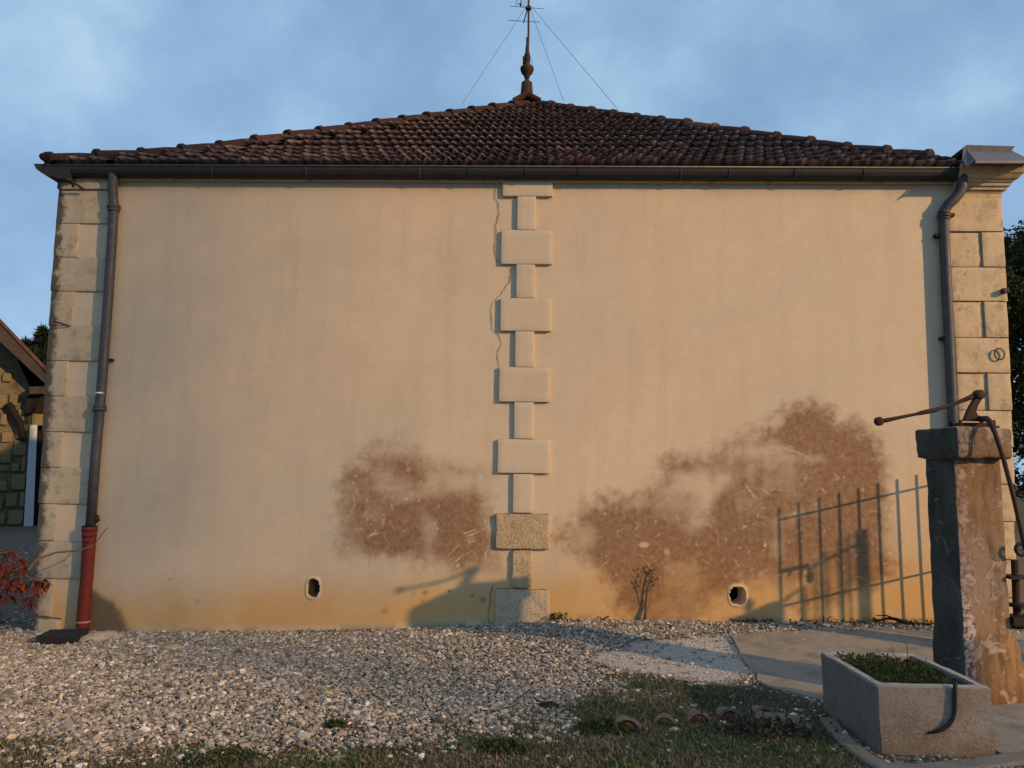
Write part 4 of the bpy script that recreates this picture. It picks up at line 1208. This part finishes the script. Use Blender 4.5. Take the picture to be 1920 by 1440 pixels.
# weeds in the trough
g = np.random.default_rng(8); n = 3600
x = g.uniform(TX0 + .06, TX1 - .06, n); y = g.uniform(TY0 + .06, TY1 - .07, n)
hgt_ = .02 + .055 * vnoise(x * 14, y * 14) + .03 * sstep(2.2, 1.9, x)
z = TZ - .06 + g.random(n) * hgt_
tag(leaf_cloud('trough_weeds', np.stack([x, y, z], 1), g.uniform(.010, .026, n), M['weed'], None, .6, .8, 9), kind='stuff')
for i, (a, b) in enumerate((((1683, 1240), (1668, 1217)), ((1702, 1240), (1699, 1206)), ((1722, 1252), (1738, 1230)))):
    pass
dst = MB()
for a, b, Yq in (((1684, 1242), (1667, 1216), -2.35), ((1701, 1240), (1699, 1206), -2.32), ((1724, 1262), (1738, 1232), -2.45), ((1676, 1222), (1671, 1214), -2.35)):
    dst.tube([at(*a, Yq), at((a[0] + b[0]) / 2 + 2, (a[1] + b[1]) / 2, Yq), at(*b, Yq)], [.003, .0025, .002], 5)
tag(dst.build('dry_stalk', M['dead_wood']), 'thin dry stalks sticking up from the weeds in the trough', 'stalk')

# ------------------------------------------------------------------ half-round edging tiles set in the grass
ED = [(1175, 1352, 29, 'mossy half round roof tile edging, leftmost with a red inside'), (1246, 1340, 21, 'half round edging tile with clear brick red mouth, second from the left'),
      (1311, 1334, 22, 'half round edging tile in the middle with grass in its mouth'), (1371, 1330, 24, 'grey half round edging tile beside a white pebble'),
      (1434, 1322, 19, 'small half buried grey edging tile nearest the trough')]
edge0 = None
for i, (px, py, hw, lab) in enumerate(ED):
    c = gnd(px, py + 12, .02); rr = hw * np.linalg.norm(gnd(px + 10, py + 12) - gnd(px, py + 12)) / 10
    z0 = float(ground_z(c[0], c[1])) + .004
    mbx = MB(); n = 12; vs = []
    for (dy, rs) in ((0, 1.0), (.20, .9)):
        for r_ in (rr * rs, rr * rs - .020):
            for k in range(n):
                a = math.pi * k / (n - 1)
                vs.append((r_ * math.cos(a), dy, r_ * .80 * math.sin(a) - dy * .10))
    fs = []
    for k in range(n - 1):
        fs += [(k, k + 1, n + k + 1, n + k), (2 * n + k, 3 * n + k, 3 * n + k + 1, 2 * n + k + 1), (k, 2 * n + k, 2 * n + k + 1, k + 1), (n + k, n + k + 1, 3 * n + k + 1, 3 * n + k)]
    o = mbx.add(vs, fs).build('edging_tile', [M['edge_tile'], M['terracotta']])
    o.location = (c[0], c[1], z0); o.rotation_euler = (R(-6), R(random.uniform(-8, 8)), R(random.uniform(-14, 8)))
    for p in o.data.polygons:
        if p.index % 4 == 3: p.material_index = 1
    tag(o, lab, 'roof tile', 'half round tiles edging the grass')
    so = MB().blob((0, .035, .0), (rr * .86, .04, rr * .58), .12, 2, i).build('soil_fill', m_rough('tile_soil', [(.10, .05, .032), (.14, .07, .045)], 18) if i == 0 else bpy.data.materials['tile_soil'])
    so.parent = o; so.location = (0, 0, 0)

# dark dug-over heap in the trough's shade
hp = MB(); c = gnd(1425, 1378, .0)
hp.blob((c[0], c[1], -.02), (.20, .12, .06), .6, 3, 9)
tag(hp.build('soil_heap', M['soil'], None, True), 'dark heap of dug soil and dead leaves beside the edging tiles', 'soil heap')
g = np.random.default_rng(21); n = 700
x = c[0] + g.normal(0, .14, n); y = c[1] + g.normal(0, .08, n)
tag(leaf_cloud('dead_leaves', np.stack([x, y, ground_z(x, y) + .03 + .03 * g.random(n)], 1), g.uniform(.015, .04, n), m_random('dead_leaf', [(0, (.02, .016, .012)), (.6, (.06, .045, .03)), (1, (.16, .12, .07))]), None, .5, .6, 22), kind='stuff')
def pebble(px, py, r, lab, mat, seed, name='rock', cat='stone', sz=(1, .8, .6), grp=None):
    c = gnd(px, py, .03); z = float(ground_z(c[0], c[1]))
    o = MB().blob((0, 0, 0), (r * sz[0], r * sz[1], r * sz[2]), .3, 2, seed).build(name, M[mat], None, True)
    o.location = (c[0], c[1], z + r * sz[2] * .4); return tag(o, lab, cat, grp)
M['white_stone'] = m_rough('white_pebble', [(.62, .62, .60), (.72, .72, .70)], 9)
M['yellow_stone'] = m_rough('yellow_stone', [(.42, .30, .14), (.50, .37, .18)], 12)
pebble(1684, 1184, .055, 'pale round stone among weeds at the wall foot behind the pier', 'rock', 1)
pebble(1355, 1346, .020, 'small bright white pebble lying between two edging tiles', 'white_stone', 2)
pebble(1468, 1334, .030, 'small white stone in the trough shade', 'white_stone', 3, sz=(1, .8, .5))
pebble(1487, 1333, .022, 'round white pebble near the trough corner', 'white_stone', 4, sz=(1, 1, .9))
pebble(1413, 1357, .042, 'broken yellow tile piece on the dark soil heap', 'yellow_stone', 5, sz=(1.2, .7, .5))
pebble(1265, 1362, .030, 'buff stone in front of the red edging tile', 'rock', 6)
pebble(325, 1202, .075, 'flat yellow stone in gravel near the left wall foot', 'yellow_stone', 7, sz=(1.3, .7, .35))
pebble(615, 1293, .035, 'lone tan stone in the middle of the left gravel', 'yellow_stone', 8)
for i, (px0, py0, px1, py1, w) in enumerate(((1418, 1338, 1500, 1352, .045), (1500, 1358, 1512, 1366, .04), (1425, 1346, 1470, 1358, .03))):
    a, b = gnd(px0, py0, .03), gnd(px1, py1, .03); mid = (a + b) / 2; L = np.linalg.norm((b - a)[:2]); an = math.atan2(b[1] - a[1], b[0] - a[0])
    o = MB().stone(-L / 2, L / 2, -w, w, -.015, .018, .008, .006, .04, 12, i + 60).build('tile_shard', M['edge_tile'], None, True)
    o.location = (mid[0], mid[1], float(ground_z(mid[0], mid[1])) + .02); o.rotation_euler = (R(12), R(4 * i - 3), an)
    tag(o, ('long broken tile slab lying in the shade by the trough', 'short broken tile end nearest the trough kerb', 'thin tile shard leaning on the dark soil heap')[i], 'tile shard', 'broken tiles by the trough')

# black slab and cement lump under the left downpipe
mbx = MB(); q = [gnd(px, py, z_) for px, py, z_ in ((68, 1196, .0), (137, 1198, .0), (166, 1181, .0), (95, 1183, .0))]
P2 = [(float(p[0]), float(p[1])) for p in q]
o = mbx.prism(P2, -.09, .012).build('drain_slab', M['dark_slab'])
tag(o, 'black slab lying under the red foot of the left downpipe', 'slab')
c = gnd(176, 1196, -.04)
o = MB().blob((0, 0, 0), (.19, .10, .055), .25, 3, 12).build('cement_lump', M['rock'], None, True); o.location = (c[0], c[1] + .02, -.06); o.rotation_euler = (0, R(-8), R(35))
tag(o, 'rounded cement lump beside the black slab at the wall foot', 'cement lump')

# ------------------------------------------------------------------ dry creeper stem and dead branch on the wall foot
vine = empty('dry_creeper', tuple(at(1211, 1163, -.03)))
tag(vine, 'dead grey creeper stem clinging to the stained wall', 'creeper')
def vp(px, py, Y=-.022): p = at(px, py, Y); return (float(p[0]), Y, float(p[2]))
MB().tube([vp(1209, 1170, -.05), vp(1211, 1150, -.035), vp(1211, 1135), vp(1213, 1118), vp(1215, 1100), vp(1219, 1085), vp(1222, 1072), vp(1230, 1066)], [.022, .014, .008, .006, .005, .0045, .004, .003], 8).build('stem', M['dead_wood'], vine, True)
for pts in (((1211, 1140), (1205, 1120), (1200, 1100), (1201, 1082), (1208, 1072)), ((1214, 1112), (1226, 1095), (1233, 1080)), ((1211, 1148), (1219, 1128), (1221, 1105)), ((1204, 1110), (1196, 1095), (1190, 1085)), ((1222, 1076), (1215, 1066))):
    MB().tube([vp(*p) for p in pts], [.004] + [.0024] * (len(pts) - 1), 6).build('twig', M['dead_wood'], vine)
g = np.random.default_rng(3); n = 60
cc = np.array([vp(g.uniform(1195, 1236), g.uniform(1060, 1100), -.02) for _ in range(n)])
leaf_cloud('withered_leaf', cc, g.uniform(.015, .035, n), M['dead_wood'], None, .5, 0, 4)
wl_ = COL.objects[-1] if False else bpy.data.objects['withered_leaf']; wl_.parent = vine; wl_.location = -vine.location; wl_['kind'] = 'stuff'

br = empty('dead_branch', tuple(at(1690, 1166, -.12)))
tag(br, 'charred dead branch lying against the wall foot behind the pier', 'branch')
def bpn(px, py, Y=-.10): p = at(px, py, Y); return (float(p[0]), Y, float(p[2]))
MB().tube([bpn(1637, 1162), bpn(1646, 1164), bpn(1660, 1160), bpn(1676, 1160), bpn(1692, 1165), bpn(1715, 1170), bpn(1742, 1171)], [.006, .012, .010, .013, .018, .016, .014], 8).build('stem', M['char_wood'], br)
MB().tube([bpn(1676, 1160), bpn(1662, 1154), bpn(1643, 1154)], [.010, .007, .004], 6).build('twig', M['char_wood'], br)
MB().tube([bpn(1646, 1164), bpn(1638, 1158), bpn(1634, 1163)], [.010, .007, .004], 6).build('twig', M['char_wood'], br)
# low growth along the foot of the wall
for i, (px0, px1, n, ht, lab) in enumerate(((1028, 1062, 160, .06, 'dark weed tuft at the foot of the pilaster'), (1475, 1740, 420, .05, 'straggly weeds along the wall foot behind the pier'),
                                          (1370, 1450, 160, .03, 'sparse dark weeds at the wall foot right of the vent'), (560, 700, 120, .02, 'thin dark weeds under the left part of the wall'),
                                          (1115, 1140, 40, .05, 'few thin sprigs at the wall foot left of the creeper'))):
    g = np.random.default_rng(70 + i)
    px = g.uniform(px0, px1, n); x = np.array([at(p, 1165)[0] for p in px]); y = -np.abs(g.normal(0, .05 if i != 1 else .10, n)) - .01
    z = ground_z(x, y) + g.random(n) ** 1.5 * ht
    tag(leaf_cloud('wall_weed', np.stack([x, y, z], 1), g.uniform(.012, .035, n), M['wall_weed'], None, .5, .7, 80 + i), lab, 'weed', 'weeds along the wall foot')

# ------------------------------------------------------------------ red shrub at the left edge
shrub = empty('red_shrub', (-5.05, -.9, -.03))
tag(shrub, 'red leaved shrub reaching in from the left edge before the corner', 'shrub')
SY = -.75
def sp(px, py, Y=SY): p = at(px, py, Y); return Vector((float(p[0]), Y, float(p[2])))
root = Vector((-5.05, -.9, -.05))
BR = [[root, Vector((-5.0, -.85, .35)), sp(-20, 1075), sp(30, 1070), sp(60, 1085), sp(95, 1095)],
      [root, Vector((-5.0, -.85, .30)), sp(-10, 1090), sp(25, 1105), sp(45, 1125)],
      [root, Vector((-5.05, -.8, .45)), sp(-20, 1040), sp(15, 1035), sp(40, 1045)],
      [Vector((-5.0, -.85, .35)), sp(-20, 1075), sp(20, 1080), sp(52, 1070), sp(70, 1048, -.62), sp(105, 1036, -.5), sp(150, 1032, -.35), sp(176, 1022, -.25), sp(202, 988, -.2)]]
for b in BR:
    MB().tube(b, list(np.linspace(.016, .0035, len(b))), 6).build('branch', M['dead_wood'], shrub)
def leaf_me(L, W, curl, seed):
    n = 6; vs, fs = [], []
    for i in range(n):
        t_ = i / (n - 1); w_ = W * math.sin(math.pi * min(1, .08 + t_ * .92)) ** .8 * (1 - .35 * t_)
        zz = -curl * L * t_ * t_
        vs += [(-w_, t_ * L, zz + .15 * w_), (0, t_ * L, zz), (w_, t_ * L, zz + .15 * w_)]
    for i in range(n - 1):
        for k in range(2): fs.append((i * 3 + k, i * 3 + k + 1, (i + 1) * 3 + k + 1, (i + 1) * 3 + k))
    me = bpy.data.meshes.new('leaf'); me.from_pydata(vs, [], fs); me.materials.append(M['red_leaf']); me.update(); return me
LM = [leaf_me(.085, .010, .5, 0), leaf_me(.105, .012, .8, 1), leaf_me(.07, .011, .2, 2), leaf_me(.095, .009, 1.1, 3)]
g = random.Random(4); nl = 0
HUBS = [(-8, 1050), (-5, 1085), (8, 1072), (18, 1088), (12, 1105), (-2, 1112), (25, 1065), (36, 1083), (38, 1100), (50, 1092), (62, 1088), (74, 1090), (84, 1086), (92, 1092), (60, 1104), (68, 1112), (78, 1102), (55, 1120),
        (22, 1118), (6, 1122), (40, 1048), (25, 1036), (8, 1032), (46, 1062), (30, 1098), (-12, 1098), (14, 1060), (0, 1066), (70, 1096), (58, 1130), (-20, 1080), (-25, 1060), (-22, 1110)]
for (px, py) in HUBS:
    hub = sp(px, py, SY + g.uniform(-.12, .12))
    for k in range(9):
        if nl >= 297: break
        o = bpy.data.objects.new('leaf', g.choice(LM)); COL.objects.link(o); o.parent = shrub
        az = g.uniform(-math.pi, math.pi)
        o.location = hub - shrub.location
        o.rotation_euler = (R(g.uniform(-75, 15)), R(g.uniform(-40, 40)), az)
        sc = g.uniform(.55, 1.15) * (1 if px < 55 else .85); o.scale = (sc, sc, sc); nl += 1

# ------------------------------------------------------------------ iron gate and piers beyond the right edge (they shade the wall)
K_Z = math.tan(SUN_EL) / math.cos(SUN_AZ); T_A = math.tan(SUN_AZ)
def caster(px, py, t):
    """the point at distance t in front of the wall whose shade falls on photo point px,py of the wall"""
    p = at(px, py); return Vector((p[0] + t * T_A, -t, p[2] + t * K_Z))
gate = empty('iron_gate', tuple(caster(1457, 1166, .64).xy) + (.1,))
tag(gate, 'black iron bar gate hung beside the house corner behind the pump pier', 'gate')
G0, G1 = caster(1460, 950, .64), caster(1718, 882, .64 - .47 * 258 / 278)
gdir = (G1 - G0); gdir.z = 0; 
BXS = [1459, 1496.5, 1534.5, 1572, 1608.5, 1645.5, 1681.5, 1718]
for i in range(12):
    u = (BXS[i] - 1459) / 259 if i < 8 else 1 + (i - 7) * .1405
    b = G0 + gdir * u
    if proj(b.x + .03, b.y, .8)[0] > 1890: break
    u_last = u
    MB().tube([(b.x, b.y, .12), (b.x, b.y, G0.z + .0)], .0078, 8).build('bar', M['iron'], gate)
for zr, r_ in ((caster(1460, 975, .64).z, .010), (caster(1463, 1137, .64).z, .010)):
    a, b = G0 + gdir * 0, G0 + gdir * u_last
    MB().tube([(a.x, a.y, zr), (b.x, b.y, zr)], r_, 8).build('rail', M['iron'], gate)
zl_ = caster(1457, 1072, .64).z
a, b = G0 - gdir * .01, G0 + gdir * .20
MB().tube([(a.x, a.y, zl_), (b.x, b.y, zl_)], .020, 8).build('lock_box', M['iron'], gate)
cc = G0 + gdir * .135
gu = gdir.normalized()
MB().tube([(cc.x + gu.x * .05 * math.cos(t), cc.y + gu.y * .05 * math.cos(t), zl_ - .055 + .06 * math.sin(t)) for t in np.linspace(0, math.pi, 9)], .008, 6).build('latch_arch', M['iron'], gate)
MB().blob((cc.x + gu.x * .05, cc.y + gu.y * .05, zl_ - .10), (.018, .018, .06), .4, 1, 3).build('padlock', M['iron'], gate)

fen = empty('railing', tuple(caster(1615, 1166, 1.2).xy) + (.05,))
tag(fen, 'short iron railing beside the round topped post right of the house', 'railing')
tops = [(1528, 1047, 1.56), (1548, 1032, 1.46), (1574, 1013, 1.36), (1590, 1004, 1.28), (1606, 996, 1.22)]
for (px, py, t_) in tops:
    c = caster(px, py, t_)
    MB().tube([(c.x, c.y, .05), (c.x, c.y, c.z)], .0085 if px != 1574 else .013, 8).build('bar', M['iron'], fen)
c = caster(1506, 1100, 1.66); MB().tube([(c.x, c.y, .05), (c.x, c.y, c.z)], .014, 8).build('bar', M['iron'], fen)
for (a, b) in ((caster(1512, 1068, 1.62), caster(1606, 1022, 1.22)), (caster(1450, 1140, 1.85), caster(1500, 1105, 1.64))):
    MB().tube([a, b], .012, 8).build('rail', M['iron'], fen)
post = empty('round_post', tuple(caster(1616, 1166, 1.15).xy) + (.05,))
c = caster(1616, 993, 1.15)
tag(post, 'slim round topped cement post at the end of the railing', 'post')
MB().lathe([(.033, .0), (.032, c.z - .05), (.026, c.z - .015), (.012, c.z)], c.x, c.y, 12).build('shaft', M['kerb'], post, True)
gp = empty('low_wall', tuple(caster(1420, 1166, 1.4).xy) + (.05,))
tag(gp, 'short low cement wall end with a round knob right of the house', 'wall')
a = caster(1362, 1168, 1.62); b = caster(1450, 1118, 1.36)
MB().stone(a.x, a.x + .09, -1.62, -1.36, 0, (a.z + b.z) / 2, .02, .01, .08, 6, 8).build('body', M['pier_warm'], gp, True)
c = caster(1404, 1124, 1.5); MB().blob((c.x + .0, c.y, c.z - .05), (.026, .026, .06), .1, 2, 1).build('knob', M['pier_warm'], gp, True)

# ------------------------------------------------------------------ barn on the left
O_ = at(40, 900, 12.0); bd = np.array([O_[0] - CAM[0], O_[1] - CAM[1], 0]); bd /= np.linalg.norm(bd); bu = np.array([bd[1], -bd[0], 0])
barn = empty('barn', (float(O_[0]), float(O_[1]), 0)); barn.rotation_euler = (0, 0, math.atan2(bu[1], bu[0]))
tag(barn, 'old rubble stone barn with sloping roof at the far left edge', 'barn')
def bpq(px, py, dep=0.0):
    """a photo point on the barn front, in the barn's own (x, z)"""
    v = ray(px, py); t = ((O_ - CAM) @ bd + dep) / (v @ bd); P = CAM + v * t
    return (float((P - O_) @ bu), float(P[2]))
def bb(mbx, name, mat, smooth=False):
    o = mbx.build(name, mat, None, smooth); o.parent = barn; return o
xr_ = bpq(49, 900)[0]; z0b = -.3
bb(MB().extrude([(-6.5, z0b), (xr_, z0b), (xr_, bpq(49, 740)[1]), bpq(30, 668), bpq(0, 632), (-6.5, bpq(0, 632)[1] + 6)], 0, 6), 'wall', M['barn_rubble'])
bb(MB().box(xr_ + .005, xr_ + 1.6, .25, 6, z0b, bpq(60, 745)[1]), 'door', M['timber_dark'])
bb(MB().box(xr_ + .01, xr_ + 1.8, -.04, .24, bpq(60, 797)[1], bpq(60, 776)[1]), 'lintel', M['barn_stone'])
bb(MB().extrude([bpq(56, 797), bpq(70, 797), bpq(62, 986), bpq(44, 988)], -.06, .06), 'door_post', M['frame_paint'])
A_, B_, C_, D_ = bpq(0, 612), bpq(86, 703), bpq(84, 724), bpq(0, 646)
sl_ = (A_[1] - B_[1]) / (B_[0] - A_[0])
Aw, Dw = (A_[0] - 6, A_[1] + 6 * sl_), (D_[0] - 6, D_[1] + 6 * sl_)
bb(MB().extrude([Aw, A_, B_, C_, D_, Dw], -.62, -.54), 'bargeboard', M['timber'])
bb(MB().extrude([(Aw[0], Aw[1] + .10), (A_[0], A_[1] + .10), (B_[0] + .05, B_[1] + .06), B_, A_, Aw], -.66, 6), 'roof', M['hip'])
bb(MB().extrude([(Dw[0], Dw[1] + .10), (D_[0], D_[1] + .10), (C_[0], C_[1] + .10), (C_[0], C_[1] + .05), (D_[0], D_[1] + .05), (Dw[0], Dw[1] + .05)], -.53, 6), 'soffit', M['timber_dark'])
bb(MB().extrude([bpq(55, 728), bpq(84, 728), bpq(84, 741), bpq(55, 742)], -.50, .1), 'purlin', M['timber'])
bb(MB().extrude([bpq(50, 744), bpq(84, 744), bpq(62, 776), bpq(47, 776)], -.25, -.01), 'beam', M['timber_dark'])
a, b = bpq(15, 757), bpq(46, 828)
bb(MB().tube([(a[0], -.12, a[1]), ((a[0] + b[0]) / 2 + .06, -.15, (a[1] + b[1]) / 2), (b[0], -.12, b[1])], [.09, .10, .06], 7), 'iron_hook', M['timber_dark'])
BS = [(33, 768, 47, 790), (28, 798, 48, 822), (24, 826, 50, 854), (40, 857, 48, 884), (20, 888, 48, 918), (10, 924, 33, 950), (14, 956, 44, 984), (0, 846, 22, 868), (-2, 872, 18, 884), (20, 868, 36, 884), (0, 776, 14, 796),
      (2, 810, 24, 830), (-10, 900, 14, 920), (-20, 930, 6, 955), (16, 740, 34, 760), (-4, 740, 12, 765), (4, 700, 22, 716), (-12, 960, 10, 984), (35, 922, 48, 950)]
for i, (x0, y0, x1, y1) in enumerate(BS):
    a, b = bpq(x0, y1), bpq(x1, y0)
    bb(MB().stone(a[0], b[0], -.05 - random.uniform(0, .03), .2, a[1], b[1], .022, .022, .09, 5, i * 1.7), 'stone', M['barn_stone'], True)

# ------------------------------------------------------------------ trees
def tree(name, loc, height, crown_r, n, size, mat, label, cat, seed, conifer=False, crown_lo=.25, trunk_r=.18, group=None):
    g = np.random.default_rng(seed); o = empty(name, loc); tag(o, label, cat, group)
    tr = MB(); top = Vector((g.normal(0, .15), g.normal(0, .15), height * .95))
    pts = [Vector((0, 0, -.2)), Vector((g.normal(0, .08), g.normal(0, .08), height * .35)), top * .7, top]
    pts[3] = pts[3] if not conifer else pts[3] * .95
    tr.tube(pts, [trunk_r, trunk_r * .75, trunk_r * .4, .02], 9)
    limbs = []
    for k in range(22 if not conifer else 80):
        h0 = g.uniform(crown_lo, .9 if not conifer else 1.03); a = g.uniform(0, 2 * math.pi)
        base_ = Vector((0, 0, height * h0 * .92))
        rr = crown_r * (1 - (h0 - crown_lo) / (1 - crown_lo)) if conifer else crown_r * math.sqrt(max(.05, 1 - ((h0 - .58) / .45) ** 2))
        tip = base_ + Vector((math.cos(a) * rr, math.sin(a) * rr, rr * (.45 if not conifer else -.05)))
        tr.tube([base_, (base_ + tip) / 2 + Vector((0, 0, .1 * rr)), tip], [trunk_r * .3, trunk_r * .18, .012], 5)
        limbs.append((base_, tip, rr))
    t_ = tr.build('trunk', M['bark'], None); t_.parent = o
    cs = []
    per = n // len(limbs)
    for (a, b, rr) in limbs:
        u = g.random(per) ** .6
        P = np.array(a)[None] * (1 - u)[:, None] + np.array(b)[None] * u[:, None]
        nb = 10
        cl = g.normal(0, 1, (nb, 3)) * rr * (.30 if not conifer else .10)
        P = P + cl[g.integers(0, nb, per)] * np.array([1, 1, .8 if not conifer else .4]) + g.normal(0, 1, (per, 3)) * (.14 if not conifer else .08) * max(.6, crown_r * .3)
        cs.append(P)
    P = np.concatenate(cs)
    droop = np.array([0, 0, -.4]) if conifer else None
    cr = leaf_cloud('crown', P, g.uniform(size * .6, size * 1.3, len(P)), M[mat], None, .42 if not conifer else .22, .1, seed + 1, droop=droop)
    cr.parent = o
    return o
c = at(1960, 800, 9.0)
tree('broadleaf_tree', (float(c[0]) + .55, 9.0, 0), 7.3, 2.3, 90000, .12, 'leaf', 'dark green leafy tree standing beyond the right house corner', 'tree', 31, crown_lo=.08)
for i, (px, pt, Y, lab) in enumerate(((83, 612, 24.0, 'dark conifer touching the left house corner behind the barn'), (52, 640, 26.0, 'smaller dark conifer rising over the barn roof edge'), (22, 668, 30.0, 'low dark conifer mostly hidden by the barn roof'))):
    top = at(px, pt, Y)
    tree('conifer', (float(top[0]), Y, 0), float(top[2]) / .96, 2.4, 30000, .30, 'needle', lab, 'tree', 40 + i, True, .12, .2, 'conifers behind the barn')

# a tall loose tree added out of view at the right front: its thin crown filters the low sun on the left half of the wall
D_P = 58.0
pop = empty('poplar', (-3.6 + D_P * math.sin(SUN_AZ), -D_P * math.cos(SUN_AZ), 0))
tag(pop, 'tall slender poplar far out in front of the house to the right', 'tree')
g = np.random.default_rng(90); n = 22000
zz = g.uniform(9, 31, n); rr = np.abs(g.normal(0, 1, n)) * 2.2; aa = g.uniform(0, 2 * math.pi, n)
P = np.stack([rr * np.cos(aa), rr * np.sin(aa), zz], 1)
cr = leaf_cloud('crown', P, g.uniform(.08, .13, n), M['leaf'], None, .7, 0, 91); cr.parent = pop
tr = MB().tube([(0, 0, -.3), (.1, 0, 10), (0, .1, 20), (0, 0, 31)], [.22, .05, .03, .01], 9)
tr = tr.build('trunk', M['bark'], None); tr.parent = pop
for k in range(26):
    h_ = g.uniform(8, 28); a_ = g.uniform(0, 2 * math.pi); l_ = g.uniform(1.2, 2.6)
    b_ = MB().tube([(0, 0, h_), (l_ * .4 * math.cos(a_), l_ * .4 * math.sin(a_), h_ + l_ * .8), (l_ * .7 * math.cos(a_), l_ * .7 * math.sin(a_), h_ + l_ * 1.9)], [.016, .012, .006], 5).build('limb', M['bark'], None)
    b_.parent = pop
